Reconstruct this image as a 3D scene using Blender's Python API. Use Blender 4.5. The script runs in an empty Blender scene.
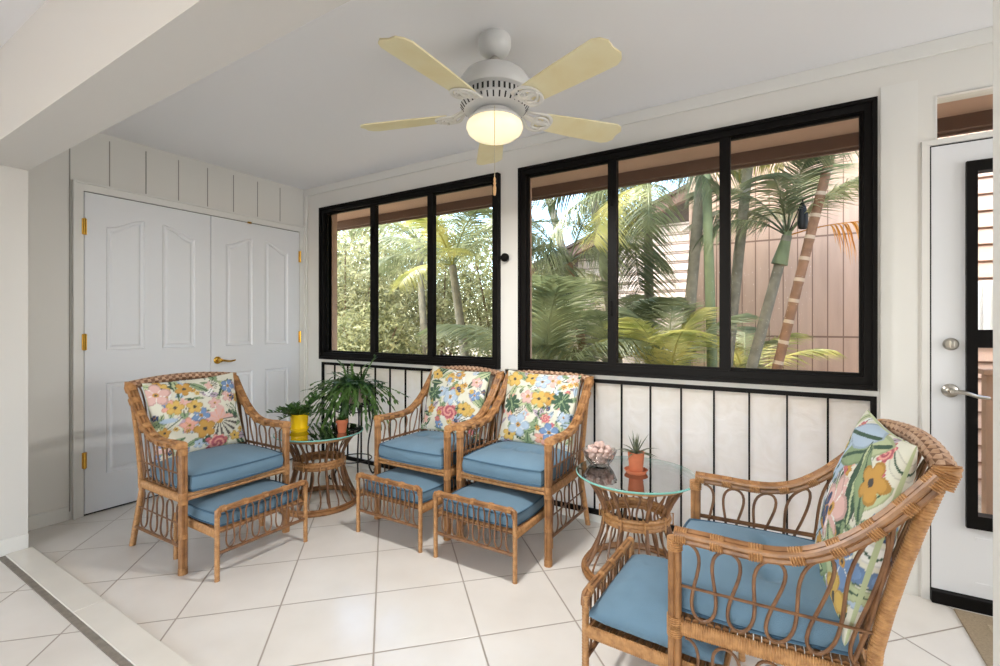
import bpy, math, random
import numpy as np
from mathutils import Vector, Matrix, noise
sc = bpy.context.scene
C = sc.collection
PI = math.pi
R_ = math.radians

# ------------------------------------------------------------------ camera, sky, sun, lights, exposure
FPX, HY = 467.0, 325.0
CAM = np.array([3.77, -2.73, 1.2])
YAW = R_(31.4)
cd = bpy.data.cameras.new('camera')
cam = bpy.data.objects.new('camera', cd)
C.objects.link(cam)
cam.location = CAM
cam.rotation_euler = (PI / 2, 0, YAW)
cd.sensor_width = 36
cd.lens = 36 * FPX / 1000
cd.shift_y = -(333 - HY) / 1000
cd.clip_start = 0.02
sc.camera = cam
AX_F = np.array([-math.sin(YAW), math.cos(YAW), 0]); AX_R = np.array([math.cos(YAW), math.sin(YAW), 0])
def ray(px, py): return AX_F + AX_R * (px - 500) / FPX + np.array([0, 0, 1.]) * (HY - py) / FPX
def onz(px, py, z=0.): r = ray(px, py); return CAM + r * ((z - CAM[2]) / r[2])
def ony(px, py, y=0.): r = ray(px, py); return CAM + r * ((y - CAM[1]) / r[1])

sc.view_settings.view_transform = 'Standard'
sc.view_settings.look = 'None'
sc.view_settings.gamma = 1
sc.view_settings.use_curve_mapping = False
sc.view_settings.exposure = 0.0
w = bpy.data.worlds.new('sky'); sc.world = w; w.use_nodes = True
nt = w.node_tree
sky = nt.nodes.new('ShaderNodeTexSky'); sky.sky_type = 'NISHITA'; sky.sun_disc = False
sky.sun_elevation = R_(52); sky.sun_rotation = R_(200); sky.dust_density = 2.0
bgn = nt.nodes['Background']; bgn.inputs[1].default_value = 1.35
nt.links.new(sky.outputs[0], bgn.inputs[0])
def sun(name, direction, strength, angle, col):
    l = bpy.data.lights.new(name, 'SUN'); l.energy = strength; l.angle = R_(angle); l.color = col
    o = bpy.data.objects.new(name, l); C.objects.link(o)
    o.rotation_euler = Vector(direction).to_track_quat('-Z', 'Y').to_euler(); o.location = (0, -6, 9)
sun('sun', (0.50, -0.24, -0.83), 8.0, 0.6, (1, .95, .86))
def area(name, loc, look, sx, sy, power, col=(1, 1, 1)):
    l = bpy.data.lights.new(name, 'AREA'); l.shape = 'RECTANGLE'; l.size = sx; l.size_y = sy; l.energy = power; l.color = col
    o = bpy.data.objects.new(name, l); C.objects.link(o); o.location = loc
    o.rotation_euler = (Vector(look) - Vector(loc)).to_track_quat('-Z', 'Y').to_euler()
    return o
area('rear_fill_light', (3.0, -6.6, 1.35), (2.4, 0, 1.15), 4.6, 2.1, 30, (.985, .99, 1))  # added fill light behind the camera, standing in for unseen room daylight
area('overhead_fill_light', (3.2, -4.2, 2.36), (3.2, -4.2, 0), 2.2, 1.6, 5, (1, .99, .97))  # added overhead fill in the unseen room; no fixture hangs there
area('porch_end_fill_light', (7.52, -1.0, 1.35), (1.5, -1.0, 1.75), 1.6, 1.9, 56, (.985, .99, 1))  # added fill from the unseen porch end; the wall there has no window

# ------------------------------------------------------------------ helpers
def lin(c):
    return tuple(((v / 255) / 12.92 if v / 255 <= .04045 else ((v / 255 + .055) / 1.055) ** 2.4) for v in c)
def tag(o, label=None, cat=None, group=None, kind=None):
    if label: o['label'] = label
    if cat: o['category'] = cat
    if group: o['group'] = group
    if kind: o['kind'] = kind
    return o
def empty(name, label, cat, loc=(0, 0, 0), rz=0, group=None):
    o = bpy.data.objects.new(name, None); C.objects.link(o); o.empty_display_size = .1
    o.location = loc; o.rotation_euler = (0, 0, rz)
    return tag(o, label, cat, group)
def copy_tree(o, parent=None):
    c = o.copy(); C.objects.link(c)
    if parent: c.parent = parent
    for ch in o.children: copy_tree(ch, c)
    return c
class MB:
    def __init__(s): s.v = []; s.f = []; s.col = None; s.mi = []
    def add(s, vs, fs, m=0):
        b = len(s.v); s.v += [tuple(map(float, p)) for p in vs]
        s.f += [tuple(b + i for i in f) for f in fs]; s.mi += [m] * len(fs); return s
    def box(s, x0, x1, y0, y1, z0, z1, m=0):
        return s.add([(x0, y0, z0), (x1, y0, z0), (x1, y1, z0), (x0, y1, z0), (x0, y0, z1), (x1, y0, z1), (x1, y1, z1), (x0, y1, z1)],
                     [(0, 3, 2, 1), (4, 5, 6, 7), (0, 1, 5, 4), (1, 2, 6, 5), (2, 3, 7, 6), (3, 0, 4, 7)], m)
    def frames(s, pts, closed):
        P = [Vector(p) for p in pts]; n = len(P); T = []
        for i in range(n):
            a = P[(i - 1) % n] if (closed or i > 0) else P[i]; b = P[(i + 1) % n] if (closed or i < n - 1) else P[i]
            d = b - a; T.append(d.normalized() if d.length > 1e-9 else Vector((0, 0, 1)))
        up = Vector((0, 0, 1)) if abs(T[0].z) < .9 else Vector((0, 1, 0))
        N = [(up - T[0] * up.dot(T[0])).normalized()]
        for i in range(1, n):
            v = N[-1] - T[i] * N[-1].dot(T[i])
            N.append(v.normalized() if v.length > 1e-6 else N[-1])
        return P, T, N
    def tube(s, pts, r, n=8, closed=False, sx=1.0, sn=1.0, m=0, mod=None):
        """sweep; r number or function of t (0..1); sn stretches along the frame's normal, sx across it"""
        P, T, N = s.frames(pts, closed); L = len(P); vs = []; fs = []
        for i in range(L):
            t = i / max(1, L - 1); rr = r(t) if callable(r) else r; B = T[i].cross(N[i])
            for k in range(n):
                a = 2 * PI * k / n; q = rr * (mod(i, k) if mod else 1)
                vs.append(P[i] + N[i] * (math.cos(a) * q * sn) + B * (math.sin(a) * q * sx))
        for i in range(L if closed else L - 1):
            j = (i + 1) % L
            for k in range(n):
                k2 = (k + 1) % n; fs.append((i * n + k, i * n + k2, j * n + k2, j * n + k))
        if not closed: fs += [tuple(range(n - 1, -1, -1)), tuple((L - 1) * n + k for k in range(n))]
        return s.add(vs, fs, m)
    def lathe(s, prof, n=24, c=(0, 0, 0), m=0, flute=None):
        vs = []; fs = []; L = len(prof)
        for i, (r, z) in enumerate(prof):
            for k in range(n):
                a = 2 * PI * k / n; q = max(r, 1e-5) * (flute(a, i) if flute else 1)
                vs.append((c[0] + math.cos(a) * q, c[1] + math.sin(a) * q, c[2] + z))
        for i in range(L - 1):
            for k in range(n):
                k2 = (k + 1) % n; fs.append((i * n + k, i * n + k2, (i + 1) * n + k2, (i + 1) * n + k))
        if prof[0][0] > 1e-4: fs.append(tuple(range(n - 1, -1, -1)))
        if prof[-1][0] > 1e-4: fs.append(tuple((L - 1) * n + k for k in range(n)))
        return s.add(vs, fs, m)
    def prism(s, poly, f, d0, d1, m=0):
        """poly of (a,b); f(a,b,d)->xyz"""
        n = len(poly)
        vs = [f(a, b, d0) for a, b in poly] + [f(a, b, d1) for a, b in poly]
        fs = [tuple(range(n - 1, -1, -1)), tuple(range(n, 2 * n))] + [(i, (i + 1) % n, n + (i + 1) % n, n + i) for i in range(n)]
        return s.add(vs, fs, m)
    def frame(s, x0, x1, z0, z1, l, r, bt, t, y0, y1):
        """mitred rectangular frame in the XZ plane"""
        o = [(x0, z0), (x1, z0), (x1, z1), (x0, z1)]; i = [(x0 + l, z0 + bt), (x1 - r, z0 + bt), (x1 - r, z1 - t), (x0 + l, z1 - t)]
        vs = [(a, y, c) for y in (y0, y1) for q in (o, i) for a, c in q]; fs = []
        for k in range(4):
            j = (k + 1) % 4; fs += [(k, j, 4 + j, 4 + k), (8 + k, 12 + k, 12 + j, 8 + j), (k, 8 + k, 8 + j, j), (4 + k, 4 + j, 12 + j, 12 + k)]
        return s.add(vs, fs)
    def xf(s, M):
        s.v = [tuple(M @ Vector(p)) for p in s.v]; return s
    def mesh(s, name, mats, smooth=True, angle=.7):
        me = bpy.data.meshes.new(name); me.from_pydata(s.v, [], s.f)
        mats = mats if isinstance(mats, (list, tuple)) else [mats]
        for q in mats: me.materials.append(q)
        if any(s.mi): me.polygons.foreach_set('material_index', s.mi)
        if smooth:
            me.polygons.foreach_set('use_smooth', [True] * len(me.polygons)); me.set_sharp_from_angle(angle=angle)
        if s.col is not None:
            ca = me.color_attributes.new('Col', 'FLOAT_COLOR', 'POINT')
            ca.data.foreach_set('color', np.asarray(s.col, dtype=np.float32).ravel())
        me.validate(); me.update(); return me
    def build(s, name, mats, parent=None, smooth=True, bevel=0, angle=.7):
        o = bpy.data.objects.new(name, s.mesh(name, mats, smooth, angle)); C.objects.link(o)
        if parent: o.parent = parent
        if bevel:
            b = o.modifiers.new('bevel', 'BEVEL'); b.width = bevel; b.segments = 2; b.limit_method = 'ANGLE'; b.angle_limit = R_(50)
        return o
def smoothpath(pts, n=8, closed=False):
    P = [Vector(p) for p in pts]; L = len(P); out = []
    g = (lambda i: P[i % L]) if closed else (lambda i: P[max(0, min(L - 1, i))])
    for i in range(L if closed else L - 1):
        p0, p1, p2, p3 = g(i - 1), g(i), g(i + 1), g(i + 2)
        for k in range(n):
            t = k / n
            out.append(.5 * ((2 * p1) + (p2 - p0) * t + (2 * p0 - 5 * p1 + 4 * p2 - p3) * t * t + (3 * p1 - p0 - 3 * p2 + p3) * t ** 3))
    if not closed: out.append(P[-1])
    return out
def structure(name, mb, mat, parent=None, **k):
    o = mb.build(name, mat, parent, **k); o['kind'] = 'structure'; return o

# ------------------------------------------------------------------ materials
def mat(name, col=(200, 200, 200), rough=.5, metal=0., spec=.5, noise_amt=0., nscale=8., bump=0., bscale=60., coords='Object', col2=None, attr=False, sheen=0.):
    m = bpy.data.materials.new(name); m.use_nodes = True; t = m.node_tree; b = t.nodes['Principled BSDF']
    b.inputs['Base Color'].default_value = (*lin(col), 1); b.inputs['Roughness'].default_value = rough
    b.inputs['Metallic'].default_value = metal; b.inputs['Specular IOR Level'].default_value = spec
    if sheen: b.inputs['Sheen Weight'].default_value = sheen
    if attr:
        a = t.nodes.new('ShaderNodeVertexColor'); a.layer_name = 'Col'; t.links.new(a.outputs[0], b.inputs['Base Color'])
    if noise_amt or bump: tc = t.nodes.new('ShaderNodeTexCoord')
    if noise_amt:
        n = t.nodes.new('ShaderNodeTexNoise'); n.inputs['Scale'].default_value = nscale; n.inputs['Detail'].default_value = 4
        t.links.new(tc.outputs[coords], n.inputs['Vector'])
        r = t.nodes.new('ShaderNodeValToRGB'); c1 = lin(col)
        c2 = lin(col2) if col2 else tuple(v * (1 - noise_amt) for v in c1)
        r.color_ramp.elements[0].position = .3; r.color_ramp.elements[1].position = .7
        r.color_ramp.elements[0].color = (*c2, 1); r.color_ramp.elements[1].color = (*c1, 1)
        t.links.new(n.outputs[0], r.inputs[0]); t.links.new(r.outputs[0], b.inputs['Base Color'])
    if bump:
        n2 = t.nodes.new('ShaderNodeTexNoise'); n2.inputs['Scale'].default_value = bscale; n2.inputs['Detail'].default_value = 3
        t.links.new(tc.outputs[coords], n2.inputs['Vector'])
        bp = t.nodes.new('ShaderNodeBump'); bp.inputs['Strength'].default_value = bump; bp.inputs['Distance'].default_value = .004
        t.links.new(n2.outputs[0], bp.inputs['Height']); t.links.new(bp.outputs[0], b.inputs['Normal'])
    return m
def emis(name, col, s):
    m = mat(name, (240, 230, 205), .3); b = m.node_tree.nodes['Principled BSDF']
    b.inputs['Emission Color'].default_value = (*col, 1); b.inputs['Emission Strength'].default_value = s; return m
def thin_glass(name, tint=(1, 1, 1), refl=.08, rough=0.0, lwb=.12):
    m = bpy.data.materials.new(name); m.use_nodes = True; t = m.node_tree; t.nodes.remove(t.nodes['Principled BSDF'])
    o = t.nodes['Material Output']; a = t.nodes.new('ShaderNodeBsdfTransparent'); a.inputs[0].default_value = (*tint, 1)
    g = t.nodes.new('ShaderNodeBsdfGlossy'); g.inputs['Roughness'].default_value = rough
    lw = t.nodes.new('ShaderNodeLayerWeight'); lw.inputs[0].default_value = lwb
    mp = t.nodes.new('ShaderNodeMath'); mp.operation = 'MULTIPLY_ADD'; mp.inputs[1].default_value = .75; mp.inputs[2].default_value = refl * .4
    t.links.new(lw.outputs['Fresnel'], mp.inputs[0])
    mx = t.nodes.new('ShaderNodeMixShader'); t.links.new(mp.outputs[0], mx.inputs[0]); t.links.new(a.outputs[0], mx.inputs[1]); t.links.new(g.outputs[0], mx.inputs[2])
    t.links.new(mx.outputs[0], o.inputs[0]); return m
def leaf_mat(name, c1, c2, nscale=6., trans=.45, rough=.4):
    m = bpy.data.materials.new(name); m.use_nodes = True; t = m.node_tree; b = t.nodes['Principled BSDF']; o = t.nodes['Material Output']
    tc = t.nodes.new('ShaderNodeTexCoord'); n = t.nodes.new('ShaderNodeTexNoise'); n.inputs['Scale'].default_value = nscale; n.inputs['Detail'].default_value = 2
    t.links.new(tc.outputs['Object'], n.inputs['Vector'])
    r = t.nodes.new('ShaderNodeValToRGB'); r.color_ramp.elements[0].position = .35; r.color_ramp.elements[1].position = .65
    r.color_ramp.elements[0].color = (*lin(c1), 1); r.color_ramp.elements[1].color = (*lin(c2), 1)
    t.links.new(n.outputs[0], r.inputs[0]); t.links.new(r.outputs[0], b.inputs['Base Color']); b.inputs['Roughness'].default_value = rough
    tr = t.nodes.new('ShaderNodeBsdfTranslucent'); t.links.new(r.outputs[0], tr.inputs[0])
    mx = t.nodes.new('ShaderNodeMixShader'); mx.inputs[0].default_value = trans
    t.links.new(b.outputs[0], mx.inputs[1]); t.links.new(tr.outputs[0], mx.inputs[2]); t.links.new(mx.outputs[0], o.inputs[0]); return m
def ramp_lines(t, src, spacing, width, phase=0.):
    """1 on a line of the given width that repeats every spacing along src, else 0"""
    a = t.nodes.new('ShaderNodeMath'); a.operation = 'ADD'; a.inputs[1].default_value = -phase + spacing * 200; t.links.new(src, a.inputs[0])
    p = t.nodes.new('ShaderNodeMath'); p.operation = 'PINGPONG'; p.inputs[1].default_value = spacing / 2; t.links.new(a.outputs[0], p.inputs[0])
    c = t.nodes.new('ShaderNodeMapRange'); c.inputs['From Min'].default_value = width / 2 * .7; c.inputs['From Max'].default_value = width / 2 * 1.4
    c.inputs['To Min'].default_value = 1; c.inputs['To Max'].default_value = 0; t.links.new(p.outputs[0], c.inputs['Value'])
    return c.outputs[0]
def tile_material():
    m = mat('cream_tile', (232, 229, 224), .17, spec=.5); t = m.node_tree; b = t.nodes['Principled BSDF']
    g = t.nodes.new('ShaderNodeNewGeometry'); mp = t.nodes.new('ShaderNodeMapping'); mp.inputs['Rotation'].default_value = (0, 0, R_(-45))
    t.links.new(g.outputs['Position'], mp.inputs[0]); sp = t.nodes.new('ShaderNodeSeparateXYZ'); t.links.new(mp.outputs[0], sp.inputs[0])
    l1 = ramp_lines(t, sp.outputs[0], .395, .0065, .688); l2 = ramp_lines(t, sp.outputs[1], .395, .0065, -2.432)
    mx = t.nodes.new('ShaderNodeMath'); mx.operation = 'MAXIMUM'; t.links.new(l1, mx.inputs[0]); t.links.new(l2, mx.inputs[1])
    n = t.nodes.new('ShaderNodeTexNoise'); n.inputs['Scale'].default_value = 3.; n.inputs['Detail'].default_value = 5; t.links.new(g.outputs['Position'], n.inputs['Vector'])
    r = t.nodes.new('ShaderNodeValToRGB'); r.color_ramp.elements[0].color = (*lin((219, 213, 205)), 1); r.color_ramp.elements[1].color = (*lin((230, 225, 218)), 1)
    r.color_ramp.elements[0].position = .3; r.color_ramp.elements[1].position = .7; t.links.new(n.outputs[0], r.inputs[0])
    q = t.nodes.new('ShaderNodeMixRGB'); q.inputs[2].default_value = (*lin((164, 154, 143)), 1); t.links.new(mx.outputs[0], q.inputs[0]); t.links.new(r.outputs[0], q.inputs[1]); t.links.new(q.outputs[0], b.inputs['Base Color'])
    rg = t.nodes.new('ShaderNodeMapRange'); rg.inputs['To Min'].default_value = .17; rg.inputs['To Max'].default_value = .7; t.links.new(mx.outputs[0], rg.inputs['Value']); t.links.new(rg.outputs[0], b.inputs['Roughness'])
    bp = t.nodes.new('ShaderNodeBump'); bp.invert = True; bp.inputs['Strength'].default_value = .5; bp.inputs['Distance'].default_value = .003; t.links.new(mx.outputs[0], bp.inputs['Height']); t.links.new(bp.outputs[0], b.inputs['Normal'])
    return m
def frosted_material():
    m = bpy.data.materials.new('frosted_glass'); m.use_nodes = True; t = m.node_tree; t.nodes.remove(t.nodes['Principled BSDF']); o = t.nodes['Material Output']
    g = t.nodes.new('ShaderNodeTexCoord'); n = t.nodes.new('ShaderNodeTexNoise'); n.inputs['Scale'].default_value = 7; n.inputs['Detail'].default_value = 6; n.inputs['Distortion'].default_value = 2.5
    t.links.new(g.outputs['Object'], n.inputs['Vector'])
    r = t.nodes.new('ShaderNodeValToRGB'); r.color_ramp.elements[0].position = .35; r.color_ramp.elements[1].position = .68
    r.color_ramp.elements[0].color = (*lin((244, 242, 238)), 1); r.color_ramp.elements[1].color = (*lin((250, 249, 247)), 1); t.links.new(n.outputs[0], r.inputs[0])
    d = t.nodes.new('ShaderNodeBsdfDiffuse'); t.links.new(r.outputs[0], d.inputs[0])
    tr = t.nodes.new('ShaderNodeBsdfTranslucent'); t.links.new(r.outputs[0], tr.inputs[0])
    gl = t.nodes.new('ShaderNodeBsdfGlossy'); gl.inputs['Roughness'].default_value = .25
    a = t.nodes.new('ShaderNodeMixShader'); a.inputs[0].default_value = .72; t.links.new(d.outputs[0], a.inputs[1]); t.links.new(tr.outputs[0], a.inputs[2])
    b = t.nodes.new('ShaderNodeMixShader'); b.inputs[0].default_value = .05; t.links.new(a.outputs[0], b.inputs[1]); t.links.new(gl.outputs[0], b.inputs[2])
    bp = t.nodes.new('ShaderNodeBump'); bp.inputs['Strength'].default_value = .35; bp.inputs['Distance'].default_value = .01; t.links.new(n.outputs[0], bp.inputs['Height'])
    for q in (d, tr, gl): t.links.new(bp.outputs[0], q.inputs['Normal'])
    t.links.new(b.outputs[0], o.inputs[0]); return m
def plank_material(name, c, spacing, axis, width, dark, seam=None):
    m = mat(name, c, .75); t = m.node_tree; b = t.nodes['Principled BSDF']; g = t.nodes.new('ShaderNodeNewGeometry'); sp = t.nodes.new('ShaderNodeSeparateXYZ'); t.links.new(g.outputs['Position'], sp.inputs[0])
    l = ramp_lines(t, sp.outputs[axis], spacing, width)
    if seam:
        l2 = ramp_lines(t, sp.outputs[2], 1.2, .02, seam); x = t.nodes.new('ShaderNodeMath'); x.operation = 'MAXIMUM'; t.links.new(l, x.inputs[0]); t.links.new(l2, x.inputs[1]); l = x.outputs[0]
    n = t.nodes.new('ShaderNodeTexNoise'); n.inputs['Scale'].default_value = 2.2; n.inputs['Detail'].default_value = 6
    mpn = t.nodes.new('ShaderNodeMapping'); mpn.inputs['Scale'].default_value = (4, 4, .5) if axis == 0 else (.6, 4, 4); t.links.new(g.outputs['Position'], mpn.inputs[0]); t.links.new(mpn.outputs[0], n.inputs['Vector'])
    r = t.nodes.new('ShaderNodeValToRGB'); c1 = lin(c); r.color_ramp.elements[0].position = .3; r.color_ramp.elements[1].position = .72
    r.color_ramp.elements[0].color = (*(v * .84 for v in c1), 1); r.color_ramp.elements[1].color = (*(min(1, v * 1.08) for v in c1), 1); t.links.new(n.outputs[0], r.inputs[0])
    q = t.nodes.new('ShaderNodeMixRGB'); q.inputs[2].default_value = (*lin(dark), 1); t.links.new(l, q.inputs[0]); t.links.new(r.outputs[0], q.inputs[1]); t.links.new(q.outputs[0], b.inputs['Base Color']); return m

M = dict(
    wall=mat('white_wall_paint', (224, 222, 216), .6, bump=.05, bscale=200), ceil=mat('white_ceiling_paint', (241, 241, 243), .8),
    beam=mat('white_beam_paint', (216, 214, 209), .7), trim=mat('white_gloss_trim', (226, 225, 220), .4),
    groove=mat('panel_groove', (150, 147, 140), .8), door=mat('white_door_paint', (226, 228, 231), .38),
    tile=tile_material(), strip=mat('sill_tile', (228, 223, 213), .25, noise_amt=.06, nscale=5), grout=mat('grey_grout', (140, 131, 120), .8, noise_amt=.3, nscale=40),
    black=mat('black_metal', (14, 12, 11), .5, spec=.12), gapshade=mat('gap_shade', (20, 18, 16), .9), frost=frosted_material(),
    glass=thin_glass('window_glass', (.95, .96, .94), refl=.0, lwb=.03), brown=mat('brown_soffit_paint', (196, 164, 144), .8, noise_amt=.12, nscale=3), fascia=mat('dark_brown_fascia', (112, 88, 76), .7),
    brass=mat('brass', (205, 160, 70), .25, 1.0), steel=mat('satin_steel', (190, 186, 178), .28, 1.0),
    fanwhite=mat('white_fan_enamel', (216, 216, 214), .3), blade=mat('cream_washed_blade', (236, 228, 190), .45, noise_amt=.3, nscale=6, col2=(228, 214, 166)), irons=mat('white_fan_iron', (222, 220, 214), .3),
    lamp=emis('lit_fan_glass', (1, .84, .52), .72), dark=mat('dark_slot', (40, 40, 40), .8), woodbead=mat('wooden_pull', (205, 160, 110), .5), chain=mat('pull_chain', (200, 190, 165), .35, .8),
    cane=mat('rattan_cane', (172, 124, 78), .42, noise_amt=.5, nscale=22, col2=(122, 82, 47)), wrap=mat('rattan_wrap', (194, 146, 94), .5, noise_amt=.4, nscale=60, col2=(156, 110, 67)),
    thin=mat('thin_rattan_cane', (140, 100, 66), .42, noise_amt=.4, nscale=25, col2=(100, 68, 44)), braid=mat('braided_rattan', (206, 174, 146), .5, noise_amt=.4, nscale=45, col2=(168, 128, 98)), braidd=mat('dark_braided_rattan', (132, 92, 64), .55, noise_amt=.3, nscale=45),
    blue=mat('blue_cushion_fabric', (102, 132, 152), .85, noise_amt=.12, nscale=7, bump=.35, bscale=420, sheen=.1), bluepipe=mat('blue_piping_fabric', (66, 96, 118), .8), floral=mat('floral_fabric', (230, 225, 210), .85, attr=True, bump=.2, bscale=350),
    tabletop=thin_glass('table_glass', (.975, .99, .985), refl=1.15, lwb=.35), tableedge=mat('green_glass_edge', (120, 178, 166), .12),
    yellow=mat('yellow_glaze', (240, 198, 22), .2), terra=mat('terracotta', (190, 108, 72), .7, noise_amt=.15, nscale=30), soil=mat('potting_soil', (58, 44, 34), .95, bump=.6, bscale=90),
    succ=leaf_mat('succulent_leaf', (38, 66, 30), (72, 108, 46), 20, .1), cactus=leaf_mat('holiday_cactus_leaf', (42, 78, 38), (98, 132, 66), 9, .25), airp=leaf_mat('spiky_leaf', (70, 78, 62), (120, 124, 96), 20, .1),
    iron=mat('black_wrought_iron', (30, 29, 29), .5), whitepot=mat('pale_pink_pot', (222, 202, 190), .5), crystal=thin_glass('crystal_glass', (.96, .95, .94), refl=.5, rough=.05), shell=mat('pale_shell', (222, 196, 188), .55, noise_amt=.35, nscale=50, col2=(186, 154, 140)),
    mat_=mat('beige_sisal', (186, 168, 142), .95, noise_amt=.3, nscale=120, bump=.6, bscale=240), matb=mat('beige_mat_border', (166, 148, 122), .95, noise_amt=.3, nscale=120, bump=.6, bscale=240),
    planks=plank_material('pink_plank_siding', (204, 172, 150), .15, 0, .011, (132, 104, 88), seam=1.06), lap=plank_material('pale_lap_siding', (226, 212, 200), .16, 2, .02, (130, 112, 100)), lapbrown=plank_material('tan_lap_siding', (218, 186, 164), .13, 2, .010, (160, 128, 108)),  # both lap sidings have the shade under each board painted as dark lines
    roofm=mat('dark_shingle', (92, 80, 72), .9, noise_amt=.3, nscale=20), fence=plank_material('weathered_fence_wood', (178, 140, 112), .12, 0, .012, (90, 66, 50)), whitepanel=mat('white_vinyl', (236, 236, 232), .5),
    ground=mat('mulch_ground', (190, 172, 148), .95, noise_amt=.4, nscale=6, bump=.5, bscale=20), bark=mat('grey_palm_bark', (146, 140, 122), .9, noise_amt=.35, nscale=14), ringpale=mat('pale_trunk_ring', (190, 168, 142), .9), ring=mat('brown_ringed_palm_bark', (150, 112, 84), .85, noise_amt=.35, nscale=16), greenbark=mat('green_crownshaft', (128, 140, 100), .6, noise_amt=.3, nscale=7),
    frond=leaf_mat('palm_leaf', (110, 122, 86), (178, 182, 136), 2.5, .4), frondy=leaf_mat('yellow_green_palm_leaf', (142, 148, 74), (212, 202, 124), 2.5, .5), frondd=leaf_mat('dry_orange_palm_leaf', (196, 122, 38), (226, 160, 70), 3, .4), fronddark=leaf_mat('dark_palm_leaf', (86, 98, 74), (148, 154, 116), 2.5, .35),
    bush=leaf_mat('light_bush_leaf', (122, 124, 86), (208, 204, 160), 5, .5), bushd=leaf_mat('mid_bush_leaf', (112, 118, 80), (192, 190, 140), 5, .45), bushp=leaf_mat('pale_bush_leaf', (140, 142, 102), (222, 218, 180), 5, .5), stem=mat('brown_stem', (112, 92, 70), .9),
)

# ------------------------------------------------------------------ the room
W1 = (.25, 2.11, .90, 2.235); W2 = (2.265, 4.128, .90, 2.235)
P1 = (.25, 2.145, .05, .872); P2 = (2.25, 4.128, .05, .872)
DR = (4.335, 5.22, 0.0, 2.035)
YN, YF, XR, ZC = -7.0, 0.15, 7.6, 2.44
structure('floor', MB().box(-.2, XR + .15, YN, YF, -.12, 0), M['tile'], smooth=False)
structure('ceiling', MB().box(-.2, XR + .15, YN, YF, ZC, ZC + .1), M['ceil'], smooth=False)
b = MB()                                                        # window wall with its openings
xs = [(-.15, .25, 0, ZC), (.25, 4.128, W1[3], ZC), (2.145, 2.25, 0, W1[2]), (2.11, 2.265, W1[2], W1[3]), (.25, 4.128, .872, .90), (.25, 4.128, 0, .05), (4.128, 4.31, 0, ZC), (4.31, 5.22, 2.198, ZC), (4.31, 4.328, 2.006, 2.198), (5.22, XR + .15, 0, ZC)]
for x0, x1, z0, z1 in xs: b.box(x0, x1, 0, YF - .05, z0, z1)
structure('wall_back', b, M['wall'], smooth=False)
structure('wall_left', MB().box(-.15, 0, YN, 0, 0, ZC), M['wall'], smooth=False)
structure('wall_right', MB().box(XR, XR + .15, YN, 0, 0, ZC), M['wall'], smooth=False)
b = MB().box(0, .302, -2.11, -1.91, 0, ZC).box(3.992, XR, -2.11, -1.91, 0, ZC).box(.302, 3.992, -2.11, -1.91, 2.03, ZC)
structure('wall_front', b, M['beam'], smooth=False)
structure('wall_near', MB().box(-.15, .7, YN - .15, YN, 0, ZC).box(5.3, XR + .15, YN - .15, YN, 0, ZC).box(.7, 5.3, YN - .15, YN, 2.25, ZC), M['wall'], smooth=False)
# grooved boards on the left wall: seams, plus the fine frame lines
b = MB()
for y in (-1.454, -1.250, -1.047, -.847, -.650, -.4505, -.2465): b.box(-.001, .0015, y - .003, y + .003, 2.1, 2.40)
b.box(0, .004, -1.657, -1.651, .05, 2.30)
structure('trim_1', b, M['groove'], smooth=False)
structure('trim_2', MB().box(0, XR, -.014, 0, 2.375, 2.44).box(0, .05, -.014, 0, 0, 2.375), M['trim'], smooth=False, bevel=.004)   # cornice board
structure('trim_3', MB().box(4.142, 4.272, -.004, 0, .0, 2.285), M['trim'], smooth=False)
structure('baseboard_left', MB().box(0, .014, -1.91, -1.66, 0, .085), M['trim'], smooth=False, bevel=.003)
structure('baseboard_front', MB().box(.302, .313, -2.11, -1.91, 0, .085), M['trim'], smooth=False, bevel=.003)
b = MB()
x = .318
for x1 in (1.254, 2.19, 3.126, 3.98): b.box(x, x1 - .005, -2.0, -1.895, 0, .010); x = x1
structure('trim_4', b, M['strip'], smooth=False, bevel=.002)
structure('trim_5', MB().box(.318, 3.98, -2.026, -2.0, 0, .004), M['grout'], smooth=False)
# double closet doors in the left wall
b = MB().box(0, .022, -1.632, -1.592, 0, 2.042).box(0, .022, -.068, -.024, 0, 2.042).box(0, .022, -1.632, -.024, 2.042, 2.086)
b.box(0, .034, -1.645, -1.632, 0, 2.098).box(0, .034, -.024, -.012, 0, 2.098).box(0, .034, -1.632, -.024, 2.086, 2.098)
structure('trim_6', b, M['trim'], smooth=False)
structure('gap_shade_1', MB().box(.0, .008, -1.592, -.068, .0, 2.042), M['gapshade'], smooth=False)  # near-black sheet that paints the shade in the gaps around the leaves
def panel_ring(mb, a, c, z0, top, depths):
    """moulded panel between y=a and y=c above z0, under the curve top(s): nested insets between the door face and the raised field"""
    m = 12; rings = []
    for d, x in depths:
        rings.append([(x, a + d, z0 + d), (x, c - d, z0 + d)] + [(x, a + d + (c - a - 2 * d) * k / m, top(k / m) - d) for k in range(m, -1, -1)])
    n = len(rings[0]); vs = [p for r in rings for p in r]; fs = []
    for k in range(len(depths) - 1):
        for i in range(n):
            j = (i + 1) % n; fs.append((k * n + i, k * n + j, (k + 1) * n + j, (k + 1) * n + i))
    q = (len(depths) - 1) * n; L = rings[-1]; x = L[0][0]; b0 = len(vs)
    vs += [(x, p[1], L[0][2]) for p in L[2:]]
    fs += [(b0 + i, q + 2 + i, q + 3 + i, b0 + i + 1) for i in range(m)]
    mb.add(vs, fs)
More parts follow.
